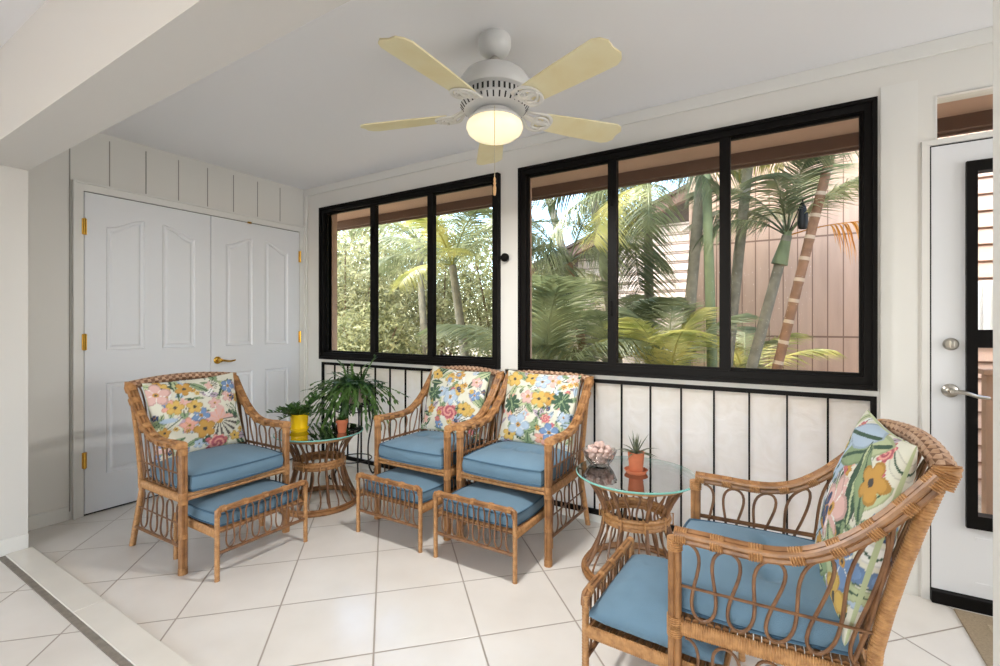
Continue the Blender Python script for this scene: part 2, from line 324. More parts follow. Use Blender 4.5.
def door_leaf(name, y0, y1, hinge_y, seam_y):
    xf = .020
    outer = [(y0, .012), (y1, .012), (y1, 2.036), (y0, 2.036)]
    wdt = y1 - y0; pw = wdt * .285; ya = y0 + wdt * .145; yb = y1 - wdt * .145
    tops = []; panels = []
    for a, rise in ((ya, 1), (yb - pw, -1)):
        def tf(t, rise=rise):
            q = t if rise > 0 else 1 - t; return 1.835 + .075 * q * q * (3 - 2 * q)
        tops.append([(a + pw * k / 12, tf(k / 12)) for k in range(13)])
        panels += [(a, a + pw, 1.035, tf), (a, a + pw, .24, lambda t: .825)]
    mb = MB(); F = lambda p, q, c, d: mb.add([(xf, p, c), (xf, q, c), (xf, q, d), (xf, p, d)], [(0, 1, 2, 3)])
    for p, q in ((y0, ya), (ya + pw, yb - pw), (yb, y1)): F(p, q, .012, 2.036)
    for c, top in ((ya, tops[0]), (yb - pw, tops[1])):
        F(c, c + pw, .012, .24); F(c, c + pw, .825, 1.035)
        for (p, c1), (q, c2) in zip(top, top[1:]): mb.add([(xf, p, c1), (xf, q, c2), (xf, q, 2.036), (xf, p, 2.036)], [(0, 1, 2, 3)])
    for pl in panels: panel_ring(mb, *pl, [(0, xf), (.008, xf - .009), (.022, xf - .010), (.034, xf - .003), (.040, xf - .0025)])
    vs = [(xf, *p) for p in outer] + [(.009, *p) for p in outer]
    mb.add(vs, [(i, (i + 1) % 4, 4 + (i + 1) % 4, 4 + i) for i in range(4)])
    d = structure(name, mb, M['door'], smooth=False)
    for z in (1.817, 1.093, .351):
        h = MB().box(.02, .027, hinge_y - .012, hinge_y + .012, z - .05, z + .05); h.tube([(.03, hinge_y, z - .052), (.03, hinge_y, z + .052)], .007, 8)
        h.build('hinge', M['brass'], d, bevel=.001)
    return d
door_leaf('door_1', -1.588, -.8345, -1.590, -.83)
d2 = door_leaf('door_2', -.8305, -.072, -.068, -.83)
h = MB().lathe([(.001, 0), (.027, 0), (.029, .004), (.024, .012), (.013, .016), (.011, .045), (.016, .05), (.012, .062), (.001, .064)], 20)
h.xf(Matrix.Translation((.020, -.785, .928)) @ Matrix.Rotation(PI / 2, 4, 'Y'))
h.tube(smoothpath([(.072, -.785, .928), (.076, -.76, .925), (.075, -.72, .918), (.074, -.685, .922), (.072, -.675, .926)], 5), lambda t: .010 - .005 * t, 8)
h.build('door_handle', M['brass'], d2)
MB().box(.022, .034, -.55, -.52, 2.030, 2.044).build('roller_catch', M['brass'], d2, bevel=.001)

# ------------------------------------------------------------------ windows
def window(name, X, mull, slides):
    x0, x1, z0, z1 = X; fr = .05
    b = MB().frame(x0, x1, z0, z1, .05, .05, .062, .05, -.03, .03).frame(x0 + .001, x1 - .001, z0 + .001, z1 - .001, .018, .018, .022, .016, -.042, -.0301)
    o = structure(name, b, M['black'], smooth=False)
    ed = [x0 + .05] + mull + [x1 - .05]
    for i in range(3):
        a, c = ed[i], ed[i + 1]; y = -.012 if i == 1 else .008
        s = MB(); q = .026
        l_ = a - (q if i else -.001); r_ = c + (q if i < 2 else -.001)
        s.frame(l_, r_, z0 + .0605, z1 - .0505, a + q * (.5 if i == 0 else 1) - l_, r_ - c + q * (.5 if i == 2 else 1), .016, .012, y - (.012 if i == 1 else .0115), y + (.012 if i == 1 else .0115))
        sash = s.build('sash', M['black'], o, smooth=False)
        MB().box(a + .01, c - .01, y - .002, y + .002, z0 + .065, z1 - .055).build('pane', M['glass'], sash, smooth=False)
    for z in slides:
        MB().box(mull[0] - .012, mull[0] + .002, -.036, -.024, z - .045, z + .045).build('latch', M['black'], o, smooth=False, bevel=.004)
    return o
window('window_1', W1, [.90, 1.505], (1.28, 1.95))
window('window_2', W2, [2.895, 3.50], (1.30, 1.95))
def frosted(name, X, bars):
    x0, x1, z0, z1 = X
    o = structure(name, MB().frame(x0, x1, z0, z1, .022, .022, .03, .022, -.012, .02), M['black'], smooth=False)
    MB().box(x0 + .01, x1 - .01, .004, .010, z0 + .02, z1 - .012).build('frosted_pane', M['frost'], o, smooth=False)
    for x in bars: MB().box(x - .0042, x + .0042, -.008, .004, z0 + .02, z1 - .012).build('bar', M['black'], o, smooth=False)
frosted('window_3', P1, [.25 + .165 * k for k in range(1, 12) if .25 + .165 * k < 2.1])
frosted('window_4', P2, [2.25 + .030 + .1665 * k for k in range(1, 11)])
structure('trim_8', MB().box(.22, .25, .05, .16, .05, 2.26).box(2.11, 2.265, .102, .16, .05, 2.26).box(4.128, 4.16, .05, .16, .05, 2.26).box(-.3, 6, .10, .16, 2.235, 2.33), M['brown'], smooth=False)   # outer casing
# glazed door on the right and the transom above it
b = MB().box(4.284, 4.310, -.010, .05, 0, 1.983).box(4.284, 5.25, -.010, .05, 1.983, 2.006).box(5.22, 5.25, -.010, .05, 0, 1.983)
structure('trim_9', b, M['trim'], smooth=False)
structure('trim_10', MB().box(4.311, 5.22, -.035, .1, 0, .052), M['black'], smooth=False, bevel=.004)        # threshold
structure('gap_shade_2', MB().box(4.3095, 4.316, .0, .03, .05, 1.983).box(4.316, 5.22, .0, .03, 1.976, 1.983), M['gapshade'], smooth=False)  # near-black strips painting the shade in the gap between door and casing
b = MB().box(4.316, 4.43, -.006, .03, .055, 1.976).box(5.12, 5.215, -.006, .03, .055, 1.976).box(4.43, 5.12, -.006, .03, .055, .35).box(4.43, 5.12, -.006, .03, 1.885, 1.976)
d3 = structure('door_3', b, M['door'], smooth=False)
MB().box(4.455, 5.09, -.0085, -.006, .10, .115).box(4.455, 5.09, -.0085, -.006, .29, .305).build('panel_moulding', M['door'], d3, smooth=False)
b = MB().frame(4.424, 5.125, .345, 1.89, .034, .034, .055, .045, -.026, .035).box(4.45, 5.1, -.02, .03, 1.105, 1.180)
lf = b.build('glazing_frame', M['black'], d3, smooth=False)
MB().box(4.45, 5.1, .0, .004, .39, 1.86).build('pane', M['glass'], lf, smooth=False)
h = MB().lathe([(.001, 0), (.026, 0), (.027, .006), (.020, .014), (.001, .015)], 20).xf(Matrix.Translation((4.376, -.012, 1.118)) @ Matrix.Rotation(PI / 2, 4, 'X'))
h.box(4.370, 4.382, -.045, -.026, 1.103, 1.133); h.build('deadbolt', M['steel'], d3, bevel=.002)
h = MB().lathe([(.001, 0), (.028, 0), (.029, .006), (.022, .014), (.012, .017), (.011, .05), (.001, .052)], 20).xf(Matrix.Translation((4.374, -.012, .919)) @ Matrix.Rotation(PI / 2, 4, 'X'))
h.tube(smoothpath([(4.374, -.06, .919), (4.41, -.064, .917), (4.445, -.062, .905), (4.485, -.058, .900)], 5), lambda t: .010 - .004 * t, 8)
h.build('lever_handle', M['steel'], d3)
b = MB().frame(4.327, 5.22, 2.006, 2.200, .009, .02, .004, .006, .0, .05)
o = structure('window_5', b, M['trim'], smooth=False); MB().box(4.33, 5.21, .02, .024, 2.008, 2.197).build('pane', M['glass'], o, smooth=False)

# eave seen through the panes; unseen roof slab behind it added to block sun
structure('roof', MB().box(-1.2, 7, -9.3, .76, 2.56, 2.75).box(-1.2, 7, .16, .70, 2.33, 2.56), M['brown'], smooth=False)
structure('trim_12', MB().box(-1.2, 7, .70, .735, 2.255, 2.6).box(-1.2, 7, .735, .76, 2.24, 2.6), M['fascia'], smooth=False)
structure('ground', MB().box(-14, 14, .16, 24, -.3, -.12).box(-14, 14, -24, YN - .15, -.3, -.12), M['ground'], smooth=False)

# ------------------------------------------------------------------ rattan armchairs
def meander(n, rows=14, k=.13, A=.5, start=0., end=None):
    """unit looping line: u runs 0..1 over n loops, v swings 0..1, with the loops pinched halfway up"""
    out = []; end = n if end is None else end; N = int((end - start) * rows * 2)
    for i in range(N + 1):
        s = 2 * PI * (start + (end - start) * i / N)
        out.append(((s / (2 * PI) + k * math.sin(2 * s)) / n, .5 + A * math.cos(s)))
    return out
def ringed(mb, pts, r, pitch=.007, n=9, sx=1., sn=1., m=0):
    """a pole wound with split cane: radius steps every turn"""
    P = [Vector(p) for p in pts]; L = [0]
    for a, c in zip(P, P[1:]): L.append(L[-1] + (c - a).length)
    N = max(4, int(L[-1] / pitch * 3)); out = []; j = 0
    for i in range(N + 1):
        d = L[-1] * i / N
        while j < len(L) - 2 and L[j + 1] < d: j += 1
        out.append(P[j].lerp(P[j + 1], (d - L[j]) / max(1e-9, L[j + 1] - L[j])))
    return mb.tube(out, r, n, mod=lambda i, k: (1.0, 1.0, .87)[i % 3], sx=sx, sn=sn, m=m)
def bundle(mb, pts, offs, r, n=7):
    P, T, N = mb.frames(pts, False)
    for a, c in offs:
        mb.tube([P[i] + N[i] * a + T[i].cross(N[i]) * c for i in range(len(P))], r, n)
def at(path, t):
    P = [Vector(p) for p in path]; L = [0]
    for a, c in zip(P, P[1:]): L.append(L[-1] + (c - a).length)
    d = L[-1] * t
    for j in range(len(P) - 1):
        if L[j + 1] >= d - 1e-9:
            q = P[j].lerp(P[j + 1], (d - L[j]) / max(1e-9, L[j + 1] - L[j])); return q, (P[j + 1] - P[j]).normalized()
    return P[-1], (P[-1] - P[-2]).normalized()
def wraps(mb, path, ts, r, half=.014, sx=1., sn=1., m=1):
    for t in ts:
        p, d = at(path, t); ringed(mb, [p - d * half, p + d * half], r, .006, 10, sx, sn, m)
HW = .272
def rear_y(z):                                     # the back post's lean above the seat, the splayed foot below it
    if z >= .36: return .165 + (z - .36) * .135 / .51 - .012 * math.sin(PI * (z - .36) / .51)
    return .165 + (.36 - z) / .36 * .130
ARM = [(-.262, .618), (-.18, .616), (-.08, .612), (.0, .618), (.07, .642), (.14, .690), (.20, .748), (.25, .808), (.292, .862)]
def arm_z(y):
    for (y0, z0), (y1, z1) in zip(ARM, ARM[1:]):
        if y <= y1: return z0 + (z1 - z0) * max(0, (y - y0)) / (y1 - y0)
    return ARM[-1][1]
def make_armchair():
    root = empty('rattan_armchair', 'x', 'chair', group='rattan armchairs with ottomans')
    for s in (-1, 1):
        x = s * HW
        b = MB(); p = [(x, -.265, 0), (x, -.265, .3), (x, -.265, .605)]
        bundle(b, p, [(.0075, .0075), (-.0075, .0075), (.0075, -.0075), (-.0075, -.0075)], .0098)
        wraps(b, p, (.025, .58, .62, .975), .0215, .016); wraps(b, p, (.30,), .0205, .01)
        b.build('front_leg', [M['cane'], M['wrap']], root)
        b = MB(); ringed(b, [(s * (HW - .004), rear_y(z), z) for z in (0, .1, .2, .3, .37)], .0155, .009)
        b.build('rear_leg', M['wrap'], root)
        b = MB(); pp = [(x, rear_y(z), z) for z in (.34, .44, .54, .64, .74, .82, .872)]
        ringed(b, pp, .0165, .008); b.build('back_post', M['wrap'], root)
        ap = smoothpath([(x + s * .006, y, z) for y, z in ARM], 4)
        b = MB(); bundle(b, ap, [(.008, -.017), (.010, 0), (.008, .017), (-.009, -.009), (-.009, .009)], .0088)
        wraps(b, ap, (.02, .16, .30, .44, .58, .72, .86, .98), .0236, .016, sx=1.25, sn=.92)
        b.build('arm', [M['cane'], M['wrap']], root)
        # looped cane panel under the arm
        b = MB(); pts = []
        for u, v in meander(4.5, 16, .195):
            y = -.236 + u * (.385 + .085 * v) ; top = arm_z(y) - .020; z0 = .392
            pts.append((x, y, z0 + (top - z0) * v))
        b.tube(pts, .0046, 6)
        b.tube([(x + s * .004, -.26, .478), (x + s * .004, rear_y(.478), .478)], .0042, 6); b.tube([(x - s * .004, -.26, .474), (x - s * .004, rear_y(.474), .474)], .0042, 6)
        b.tube(smoothpath([(x, .14, .40), (x, .17, .5), (x, .20, .64), (x, .215, .745)], 6), .0055, 6)
        b.build('arm_panel', M['thin'], root)
        # looped cane panel between the legs
        b = MB(); pts = []
        for u, v in meander(4, 14, .185):
            z = .13 + v * .205; y = -.238 + u * (.40 + .05 * (1 - v)); pts.append((x, y, z))
        b.tube(pts, .0044, 6)
        b.tube([(x, -.26, .232), (x, rear_y(.232), .232)], .0042, 6)
        b.tube([(x, -.26, .128), (x, rear_y(.115), .115)], .0085, 7)
        b.build('leg_panel', M['thin'], root)
    tr = [(HW * q, .303 + .022 * (1 - q * q), .872 + .020 * (1 - q * q)) for q in [i / 30 - 1 for i in range(61)]]
    b = MB(); b.tube(tr, .0215, 16, sx=1.12, mod=lambda i, k: 1.09 if ((i // 2 + k // 2) % 2) else .88)
    b.mi = [2 if ((j // 16 // 2 + j % 16 // 2) % 2) == 0 else 0 for j in range(len(b.mi))]
    for q in (-1, 1):
        ringed(b, [(q * (HW + .003), rear_y(.845), .842), (q * (HW + .003), rear_y(.875) + .004, .880), (q * (HW + .002), rear_y(.885), .888)], .0262, .006, 12, m=1)
    b.build('top_rail', [M['braid'], M['wrap'], M['braidd']], root)
    b = MB(); pts = []
    for u, v in meander(7, 14, .17):
        z = .40 + v * .462; q = u * 2 - 1
        pts.append((q * (HW - .03), rear_y(z) + .02 * (1 - q * q) * v, z))
    b.tube(pts, .0046, 6)
    for z in (.62, .42):
        b.tube([(HW * q, rear_y(z) + .02 * (1 - q * q) * (z - .4) / .46, z) for q in (-1, -.5, 0, .5, 1)], .005, 6)
    b.build('back_panel', M['thin'], root)
    b = MB()
    for z, r in ((.357, .0095), (.377, .0095)):
        b.tube([(-HW, -.268, z), (HW, -.268, z)], r, 8); b.tube([(-HW, .165, z), (HW, .165, z)], r, 8)
    for s in (-1, 1):
        ringed(b, [(s * HW, -.25, .360), (s * HW, .16, .360)], .017, .006, 10, sx=.7, sn=1.35)
    b.build('seat_frame', M['wrap'], root)
    b = MB()
    for i in range(22):
        y = -.25 + i * .0188; b.tube([(-HW + .01, y, .378), (HW - .01, y, .378)], .0093, 6)
    b.build('seat_deck', M['cane'], root)
    return root
chair0 = make_armchair()
CH = [((1.028, -1.333), R_(90), 'rattan armchair in front of the white double doors'),
      ((1.882, -.385), 0, 'rattan armchair under the three-pane window nearer the corner, beside the iron plant stand'),
      ((2.490, -.352), 0, 'rattan armchair backed against the pier between the two windows, beside the bowl of shells'),
      ((3.757, -1.075), R_(-87), 'rattan armchair seen from its side in the foreground, facing the doors')]
for i, ((x, y), r, lab) in enumerate(CH):
    o = chair0 if i == 0 else copy_tree(chair0)
    o.location = (x, y, 0); o.rotation_euler = (0, 0, r); o['label'] = lab

# ------------------------------------------------------------------ ottomans
def make_ottoman():
    root = empty('rattan_ottoman', 'x', 'footstool', group='rattan ottomans pulled from under the chairs')
    OW = .236
    for s in (-1, 1):
        b = MB(); p = [(s * OW, -.2, 0), (s * OW, -.2, .33)]; ringed(b, p, .0118, .010); b.build('front_leg', M['wrap'], root)
        b = MB(); ringed(b, [(s * (OW - .004), .2, 0), (s * (OW - .004), .2, .235)], .0118, .010); b.build('rear_leg', M['wrap'], root)
    tp = smoothpath([(-OW, -.2, .30), (-OW + .004, -.2, .322), (-OW + .03, -.2, .332), (0, -.2, .332), (OW - .03, -.2, .332), (OW - .004, -.2, .322), (OW, -.2, .30)], 5)
    b = MB(); bundle(b, tp, [(.005, 0), (-.005, .006), (-.005, -.006)], .0085); wraps(b, tp, (.1, .3, .5, .7, .9), .0160, .01); b.build('top_rail', [M['cane'], M['wrap']], root)
    b = MB(); pts = []
    for u, v in meander(6.5, 14, .165): pts.append((-OW + .03 + u * (2 * OW - .06), -.2, .138 + v * .182))
    b.tube(pts, .0043, 6); b.tube([(-OW, -.196, .222), (OW, -.196, .222)], .0042, 6); b.tube([(-OW, -.2, .128), (OW, -.2, .128)], .0085, 7)
    for s in (-1, 1):
        for dz in (.13, .145):
            pass
    b.build('front_panel', M['thin'], root)
    b = MB()
    for s in (-1, 1): ringed(b, [(s * OW, -.2, .218), (s * OW, .2, .218)], .017, .006, 10, sx=.55, sn=1.3)
    b.tube([(-OW, .2, .225), (OW, .2, .225)], .010, 8); b.tube([(-OW, -.186, .224), (OW, -.186, .224)], .007, 8)
    b.build('seat_frame', M['wrap'], root)
    b = MB()
    for i in range(18): b.tube([(-OW + .01, -.18 + i * .0215, .228), (OW - .01, -.18 + i * .0215, .226)], .0108, 6)
    b.build('seat_deck', M['cane'], root)
    return root
ott0 = make_ottoman()
OT = [((1.300, -1.318), R_(90), 'rattan ottoman drawn out from the armchair by the double doors'),
      ((1.888, -.642), 0, 'rattan ottoman in front of the armchair beside the iron plant stand'),
      ((2.462, -.640), 0, 'rattan ottoman standing in the middle of the floor, between the two others'),
      ((3.430, -1.075), R_(-92), 'rattan ottoman tucked against the foreground armchair, beside the round glass table')]
for i, ((x, y), r, lab) in enumerate(OT):
    o = ott0 if i == 0 else copy_tree(ott0)
    o.location = (x, y, 0); o.rotation_euler = (0, 0, r); o['label'] = lab

# ------------------------------------------------------------------ blue cushions
def box_cushion(wd, dp, h, tufts, crown, seed=0, wob=.004):
    """box cushion with a crowned, tufted top; origin at its underside centre"""
    N = 34; vs = []; fs = []
    def outline(u, v, k=1.):
        q = .10
        x = wd / 2 * u * math.sqrt(1 - q * v * v * abs(u) ** 6 * 1.4); y = dp / 2 * v * math.sqrt(1 - q * u * u * abs(v) ** 6 * 1.4)
        return x * k, y * k
    def nz(x, y, z): return noise.noise(Vector((x * 9 + seed, y * 9, z * 9)))
    def top(u, v):
        x, y = outline(u, v); e = max(0, (1 - u ** 6)) * max(0, (1 - v ** 6))
        z = h + crown * (1 - u * u) * (1 - v * v) + .020 * e - .013
        for tu, tv in tufts:
            d2 = ((u - tu) * wd / 2) ** 2 + ((v - tv) * dp / 2) ** 2; z -= .026 * math.exp(-d2 / .0011) + .008 * math.exp(-d2 / .01)
        return (x, y, z + wob * nz(x, y, 0) * e)
    g = [[top(2 * i / N - 1, 2 * j / N - 1) for i in range(N + 1)] for j in range(N + 1)]
    for row in g: vs += row
    for j in range(N):
        for i in range(N): a = j * (N + 1) + i; fs.append((a, a + 1, a + N + 2, a + N + 1))
    rim = [(i, 0) for i in range(N)] + [(N, j) for j in range(N)] + [(i, N) for i in range(N, 0, -1)] + [(0, j) for j in range(N, 0, -1)]
    L = len(rim); prev = [j * (N + 1) + i for i, j in rim]
    for t, kb in ((.2, 1.018), (.45, 1.03), (.75, 1.022), (1., .995)):
        cur = []
        for (i, j) in rim:
            x, y, z = g[j][i]; cur.append(len(vs)); q = 1 + (kb - 1)
            vs.append((x * q, y * q, z * (1 - t) + .002 * nz(x, y, t)))
        for k in range(L): fs.append((prev[k], cur[k], cur[(k + 1) % L], prev[(k + 1) % L]))
        prev = cur
    fs.append(tuple(prev[::-1]))
    mb = MB(); mb.add(vs, fs)
    edge = [Vector(g[j][i]) for i, j in rim]
    pipe = MB(); pipe.tube([Vector((p.x * 1.006, p.y * 1.006, p.z + .001)) for p in edge], .0045, 6, True)
    pipe.tube([Vector((p.x * 1.012, p.y * 1.012, p.z * .12)) for p in edge], .0045, 6, True)
    return mb, pipe, g
TU = [(-.42, .15), (.42, .15), (0, .1)]
for i, ((x, y), r, lab) in enumerate(CH):
    root = empty('seat_cushion', ['blue box seat cushion of the armchair by the double doors', 'blue tufted seat cushion on the armchair beside the iron plant stand', 'blue tufted seat cushion on the armchair beside the bowl of shells', 'large blue seat cushion of the foreground armchair, its side facing the viewer'][i], 'cushion', (x, y, 0), r, 'blue seat cushions')
    if i == 0:
        mb, pipe, g = box_cushion(.508, .460, .088, [], .022, 3)
        me_a = mb.mesh('cover', M['blue']); me_b = pipe.mesh('piping', M['bluepipe'])
    if i == 1:
        mb, pipe, g = box_cushion(.508, .460, .092, TU, .020, 9)
        me_a = mb.mesh('cover', M['blue']); me_b = pipe.mesh('piping', M['bluepipe'])
    for nm, me in (('cover', me_a), ('piping', me_b)):
        o = bpy.data.objects.new(nm, me); C.objects.link(o); o.parent = root; o.location = (0, -.066, .3865)
def pillow_shape(wd, ht, T, N=34, seed=0, wr=.006, colf=None, pinch=.07):
    """knife-edged square pillow in its own XZ plane, front towards -Y"""
    mb = MB(); vs = []; cols = []; fs = []
    for side in (-1, 1):
        base = len(vs)
        for j in range(N + 1):
            for i in range(N + 1):
                u = 2 * i / N - 1; v = 2 * j / N - 1
                uu = math.sin(u * PI / 2); vv = math.sin(v * PI / 2)
                x = wd / 2 * uu * (1 - pinch * (1 - vv * vv) * abs(uu)); z = ht / 2 * vv * (1 - pinch * (1 - uu * uu) * abs(vv))
                e = max(0, (1 - uu * uu) * (1 - vv * vv))
                d = T * e ** .42 + wr * noise.noise(Vector((x * 11 + seed, z * 11, side))) * min(1, e * 4) + wr * .5 * noise.noise(Vector((x * 30 + seed, z * 30, side))) * min(1, e * 4)
                vs.append((x, side * d, z))
                if colf is not None: cols.append((uu, vv, side))
        for j in range(N):
            for i in range(N):
                a = base + j * (N + 1) + i
                f = (a, a + 1, a + N + 2, a + N + 1); fs.append(f if side < 0 else f[::-1])
    mb.add(vs, fs)
    if colf is not None:
        q = np.array(cols); mb.col = colf(q[:, 0], q[:, 1], q[:, 2])
    return mb
for i, ((x, y), r, lab) in enumerate(OT):
    lb = ['slim blue cushion on the ottoman by the double doors', 'blue cushion on the ottoman in front of the plant stand armchair', 'blue quilted cushion on the ottoman standing in the middle of the floor', 'plump blue cushion on the ottoman beside the foreground armchair'][i]
    root = empty('ottoman_cushion', lb, 'cushion', (x, y, 0), r, 'blue ottoman cushions')
    if i == 0:
        mb, pipe, g = box_cushion(.440, .376, .070, [], .010, 5); ma = mb.mesh('cover', M['blue']); mp_ = pipe.mesh('piping', M['bluepipe'])
    if i == 3:
        mb = pillow_shape(.470, .400, .070, 30, 4, .008, None, .03).xf(Matrix.Rotation(PI / 2, 4, 'X')); mb.v = [(p[0], p[1], p[2] if p[2] > -.02 else -.02 + (p[2] + .02) * .3) for p in mb.v]
        o = mb.build('cover', M['blue'], root); o.location = (0, .004, .268)
        continue
    for nm, me in (('cover', ma), ('piping', mp_)):
        o = bpy.data.objects.new(nm, me); C.objects.link(o); o.parent = root; o.location = (0, .006, .2355)

# ------------------------------------------------------------------ floral throw pillows
PAL = dict(cream=(210, 208, 192), green=(136, 156, 118), dgreen=(58, 84, 66), lgreen=(178, 188, 148), blue=(112, 140, 178), lblue=(170, 188, 206), navy=(56, 72, 108), yellow=(204, 170, 92), gold=(188, 144, 72), pink=(210, 172, 164), rose=(190, 102, 112), coral=(216, 160, 144), mauve=(178, 160, 176), white=(226, 226, 220), ink=(70, 66, 62))
def floral(seed, extra=()):
    rnd = random.Random(seed); items = []
    for k in range(84):
        items.append(('leaf', rnd.uniform(-1, 1), rnd.uniform(-1, 1), rnd.uniform(.12, .28), rnd.uniform(0, 6.28), rnd.choice(['green', 'lgreen', 'lgreen', 'green', 'dgreen', 'lblue', 'white', 'cream', 'mauve'])))
    cells = [(a, c) for a in range(4) for c in range(4)]; rnd.shuffle(cells)
    for n, (a, c) in enumerate(cells):
        u = -.75 + a * .5 + rnd.uniform(-.12, .12); v = -.75 + c * .5 + rnd.uniform(-.12, .12)
        kind = ['flower', 'flower', 'flower', 'fan', 'flower', 'mons', 'flower', 'flower', 'rose'][n % 9]
        items.append((kind, u, v, rnd.uniform(.13, .21), rnd.uniform(0, 6.28), rnd.choice(['blue', 'yellow', 'pink', 'lblue', 'gold', 'coral', 'pink', 'blue', 'yellow'])))
    for k in range(26): items.append(('flower', rnd.uniform(-1, 1), rnd.uniform(-1, 1), rnd.uniform(.06, .10), rnd.uniform(0, 6.28), rnd.choice(['blue', 'yellow', 'gold', 'navy', 'lblue', 'rose'])))
    items += list(extra)
    def f(u, v, side):
        col = np.tile(np.array(lin(PAL['cream'])), (len(u), 1))
        def put(mask, name, k=1.):
            col[mask] = np.array(lin(PAL[name])) * k
        for kind, cu, cv, s, a, c in items:
            du = u - cu; dv = v - cv; x = du * math.cos(a) + dv * math.sin(a); y = -du * math.sin(a) + dv * math.cos(a)
            r = np.hypot(x, y) / s; th = np.arctan2(y, x)
            if kind == 'leaf':
                w_ = s * .34 * np.clip(1 - (x / s) ** 2, 0, None); m = (np.abs(y) < w_) & (np.abs(x) < s); put(m, c, .95)
                put(m & (np.abs(y) < s * .045), 'dgreen' if c != 'dgreen' else 'lgreen'); put(m & (np.abs(y) > w_ - s * .05), c, .72)
            elif kind == 'flower':
                n = 5 if s > .12 else 6; pet = .55 + .45 * np.abs(np.cos(th * n / 2)) ** .7; m = r < pet
                put(m, c); put(m & (r > pet - .13), c, .74); put(m & (np.abs(np.sin(th * n / 2 + PI / 2)) < .16) & (r > .25), 'white' if c in ('blue', 'pink', 'lblue') else 'gold')
                put(r < .2, 'gold' if c not in ('yellow', 'gold') else 'ink'); put(r < .09, 'ink')
            elif kind == 'rose':
                m = r < .8 + .12 * np.cos(th * 7); put(m, 'rose'); put(m & (np.sin(r * 14 + th * 2) > .5), 'coral'); put(m & (np.sin(r * 14 + th * 2) < -.75), 'rose', .6)
            elif kind == 'fan':
                m = (r < 1.25) & (np.abs(th) < 1.25); put(m, 'cream', .95); put(m & (np.sin(th * 17) > .25), 'ink', 1.4); put(m & (r < .25), 'gold')
                put((r < .8 + .2 * np.cos(th * 5)) & (np.abs(th) > 1.25), 'pink'); put((r < .75) & (np.abs(th) > 1.25) & (np.sin(th * 9) > .7), 'coral')
            elif kind == 'mons':
                pet = .95 - .35 * np.abs(np.sin(th * 4)) ** 6; m = (r < pet); put(m, 'dgreen'); put(m & (np.abs(y) < s * .05), 'green'); put(m & (np.abs(np.sin(th * 4)) > .97), 'green')
        edge = (np.abs(u) > .9985) | (np.abs(v) > .9985); put(edge, 'lgreen')
        return np.concatenate([col, np.ones((len(u), 1))], 1)
    return f
PL = [  # chair index, label, seed, size, local lean position (y,z of centre), lean, roll, x shift
    (0, 'floral cushion with a fan-leaf motif, leaning in the armchair by the double doors', 5, (.49, .44, .066), (.168, .680), 15, -2, .0, [('fan', .35, -.25, .40, -1.2, 'pink'), ('flower', -.55, .25, .2, 0, 'yellow'), ('flower', -.05, -.05, .22, 1, 'blue'), ('flower', .0, -.42, .26, .5, 'gold'), ('flower', -.85, .65, .3, .2, 'pink'), ('flower', -.15, .2, .19, .2, 'yellow'), ('rose', .25, -.88, .28, 0, 'rose')]),
    (1, 'floral cushion with a red rose motif, standing on the armchair beside the plant stand', 12, (.49, .44, .062), (.168, .690), 15, 2, .0, [('rose', .05, -.35, .30, 0, 'rose'), ('flower', .5, -.2, .22, 0, 'yellow'), ('mons', -.6, .15, .28, 1, 'green'), ('flower', .0, .1, .26, 0, 'lblue')]),
    (2, 'floral cushion with dark green leaf motifs, in the armchair beside the bowl of shells', 23, (.50, .45, .062), (.168, .690), 15, 1, .0, [('mons', .68, .25, .28, 1, 'green'), ('mons', -.68, .05, .28, 2, 'green'), ('flower', .1, .25, .24, 0, 'yellow'), ('flower', -.4, -.5, .34, 0, 'lblue'), ('flower', .45, -.6, .26, .5, 'blue'), ('flower', -.7, .75, .24, .5, 'yellow'), ('flower', .1, .75, .22, .1, 'lblue')]),
    (3, 'large floral cushion propped in the foreground armchair', 31, (.52, .52, .062), (.190, .672), 15, 0, .0, [('leaf', -.6, .1, .5, 1.2, 'white'), ('leaf', -.3, .5, .6, .9, 'lblue'), ('leaf', .2, .75, .6, .3, 'lgreen'), ('leaf', .0, .62, .5, .4, 'green'), ('leaf', -.1, .85, .55, .15, 'lblue'), ('leaf', .45, .4, .5, 1.9, 'dgreen'), ('leaf', .6, .45, .45, 2.1, 'green'), ('flower', .75, .5, .24, .2, 'gold'), ('flower', .1, -.05, .42, .4, 'pink'), ('flower', -.2, -.15, .22, 0, 'navy'), ('leaf', -.7, -.5, .5, 1.4, 'lblue'), ('leaf', .2, -.6, .55, .7, 'green'), ('leaf', .5, -.5, .5, 2.4, 'lgreen'), ('flower', .75, -.35, .28, .1, 'blue'), ('flower', .7, -.75, .28, .3, 'yellow'), ('leaf', -.2, -.8, .5, .2, 'dgreen')]),
]
for ci, lab, seed, (pw, ph, pt), (ly, lz), lean, roll, sx, extra in PL:
    mb = pillow_shape(pw, ph, pt, 180 if ci == 3 else 110, seed, .007, floral(seed, extra), .06)
    o = mb.build('throw_pillow', M['floral']); (cx, cy), r, _ = CH[ci]
    o.matrix_world = Matrix.Translation((cx, cy, 0)) @ Matrix.Rotation(r, 4, 'Z') @ Matrix.Translation((sx, ly, lz)) @ Matrix.Rotation(R_(-lean), 4, 'X') @ Matrix.Rotation(R_(roll), 4, 'Y')
    tag(o, lab, 'pillow', 'floral throw pillows')

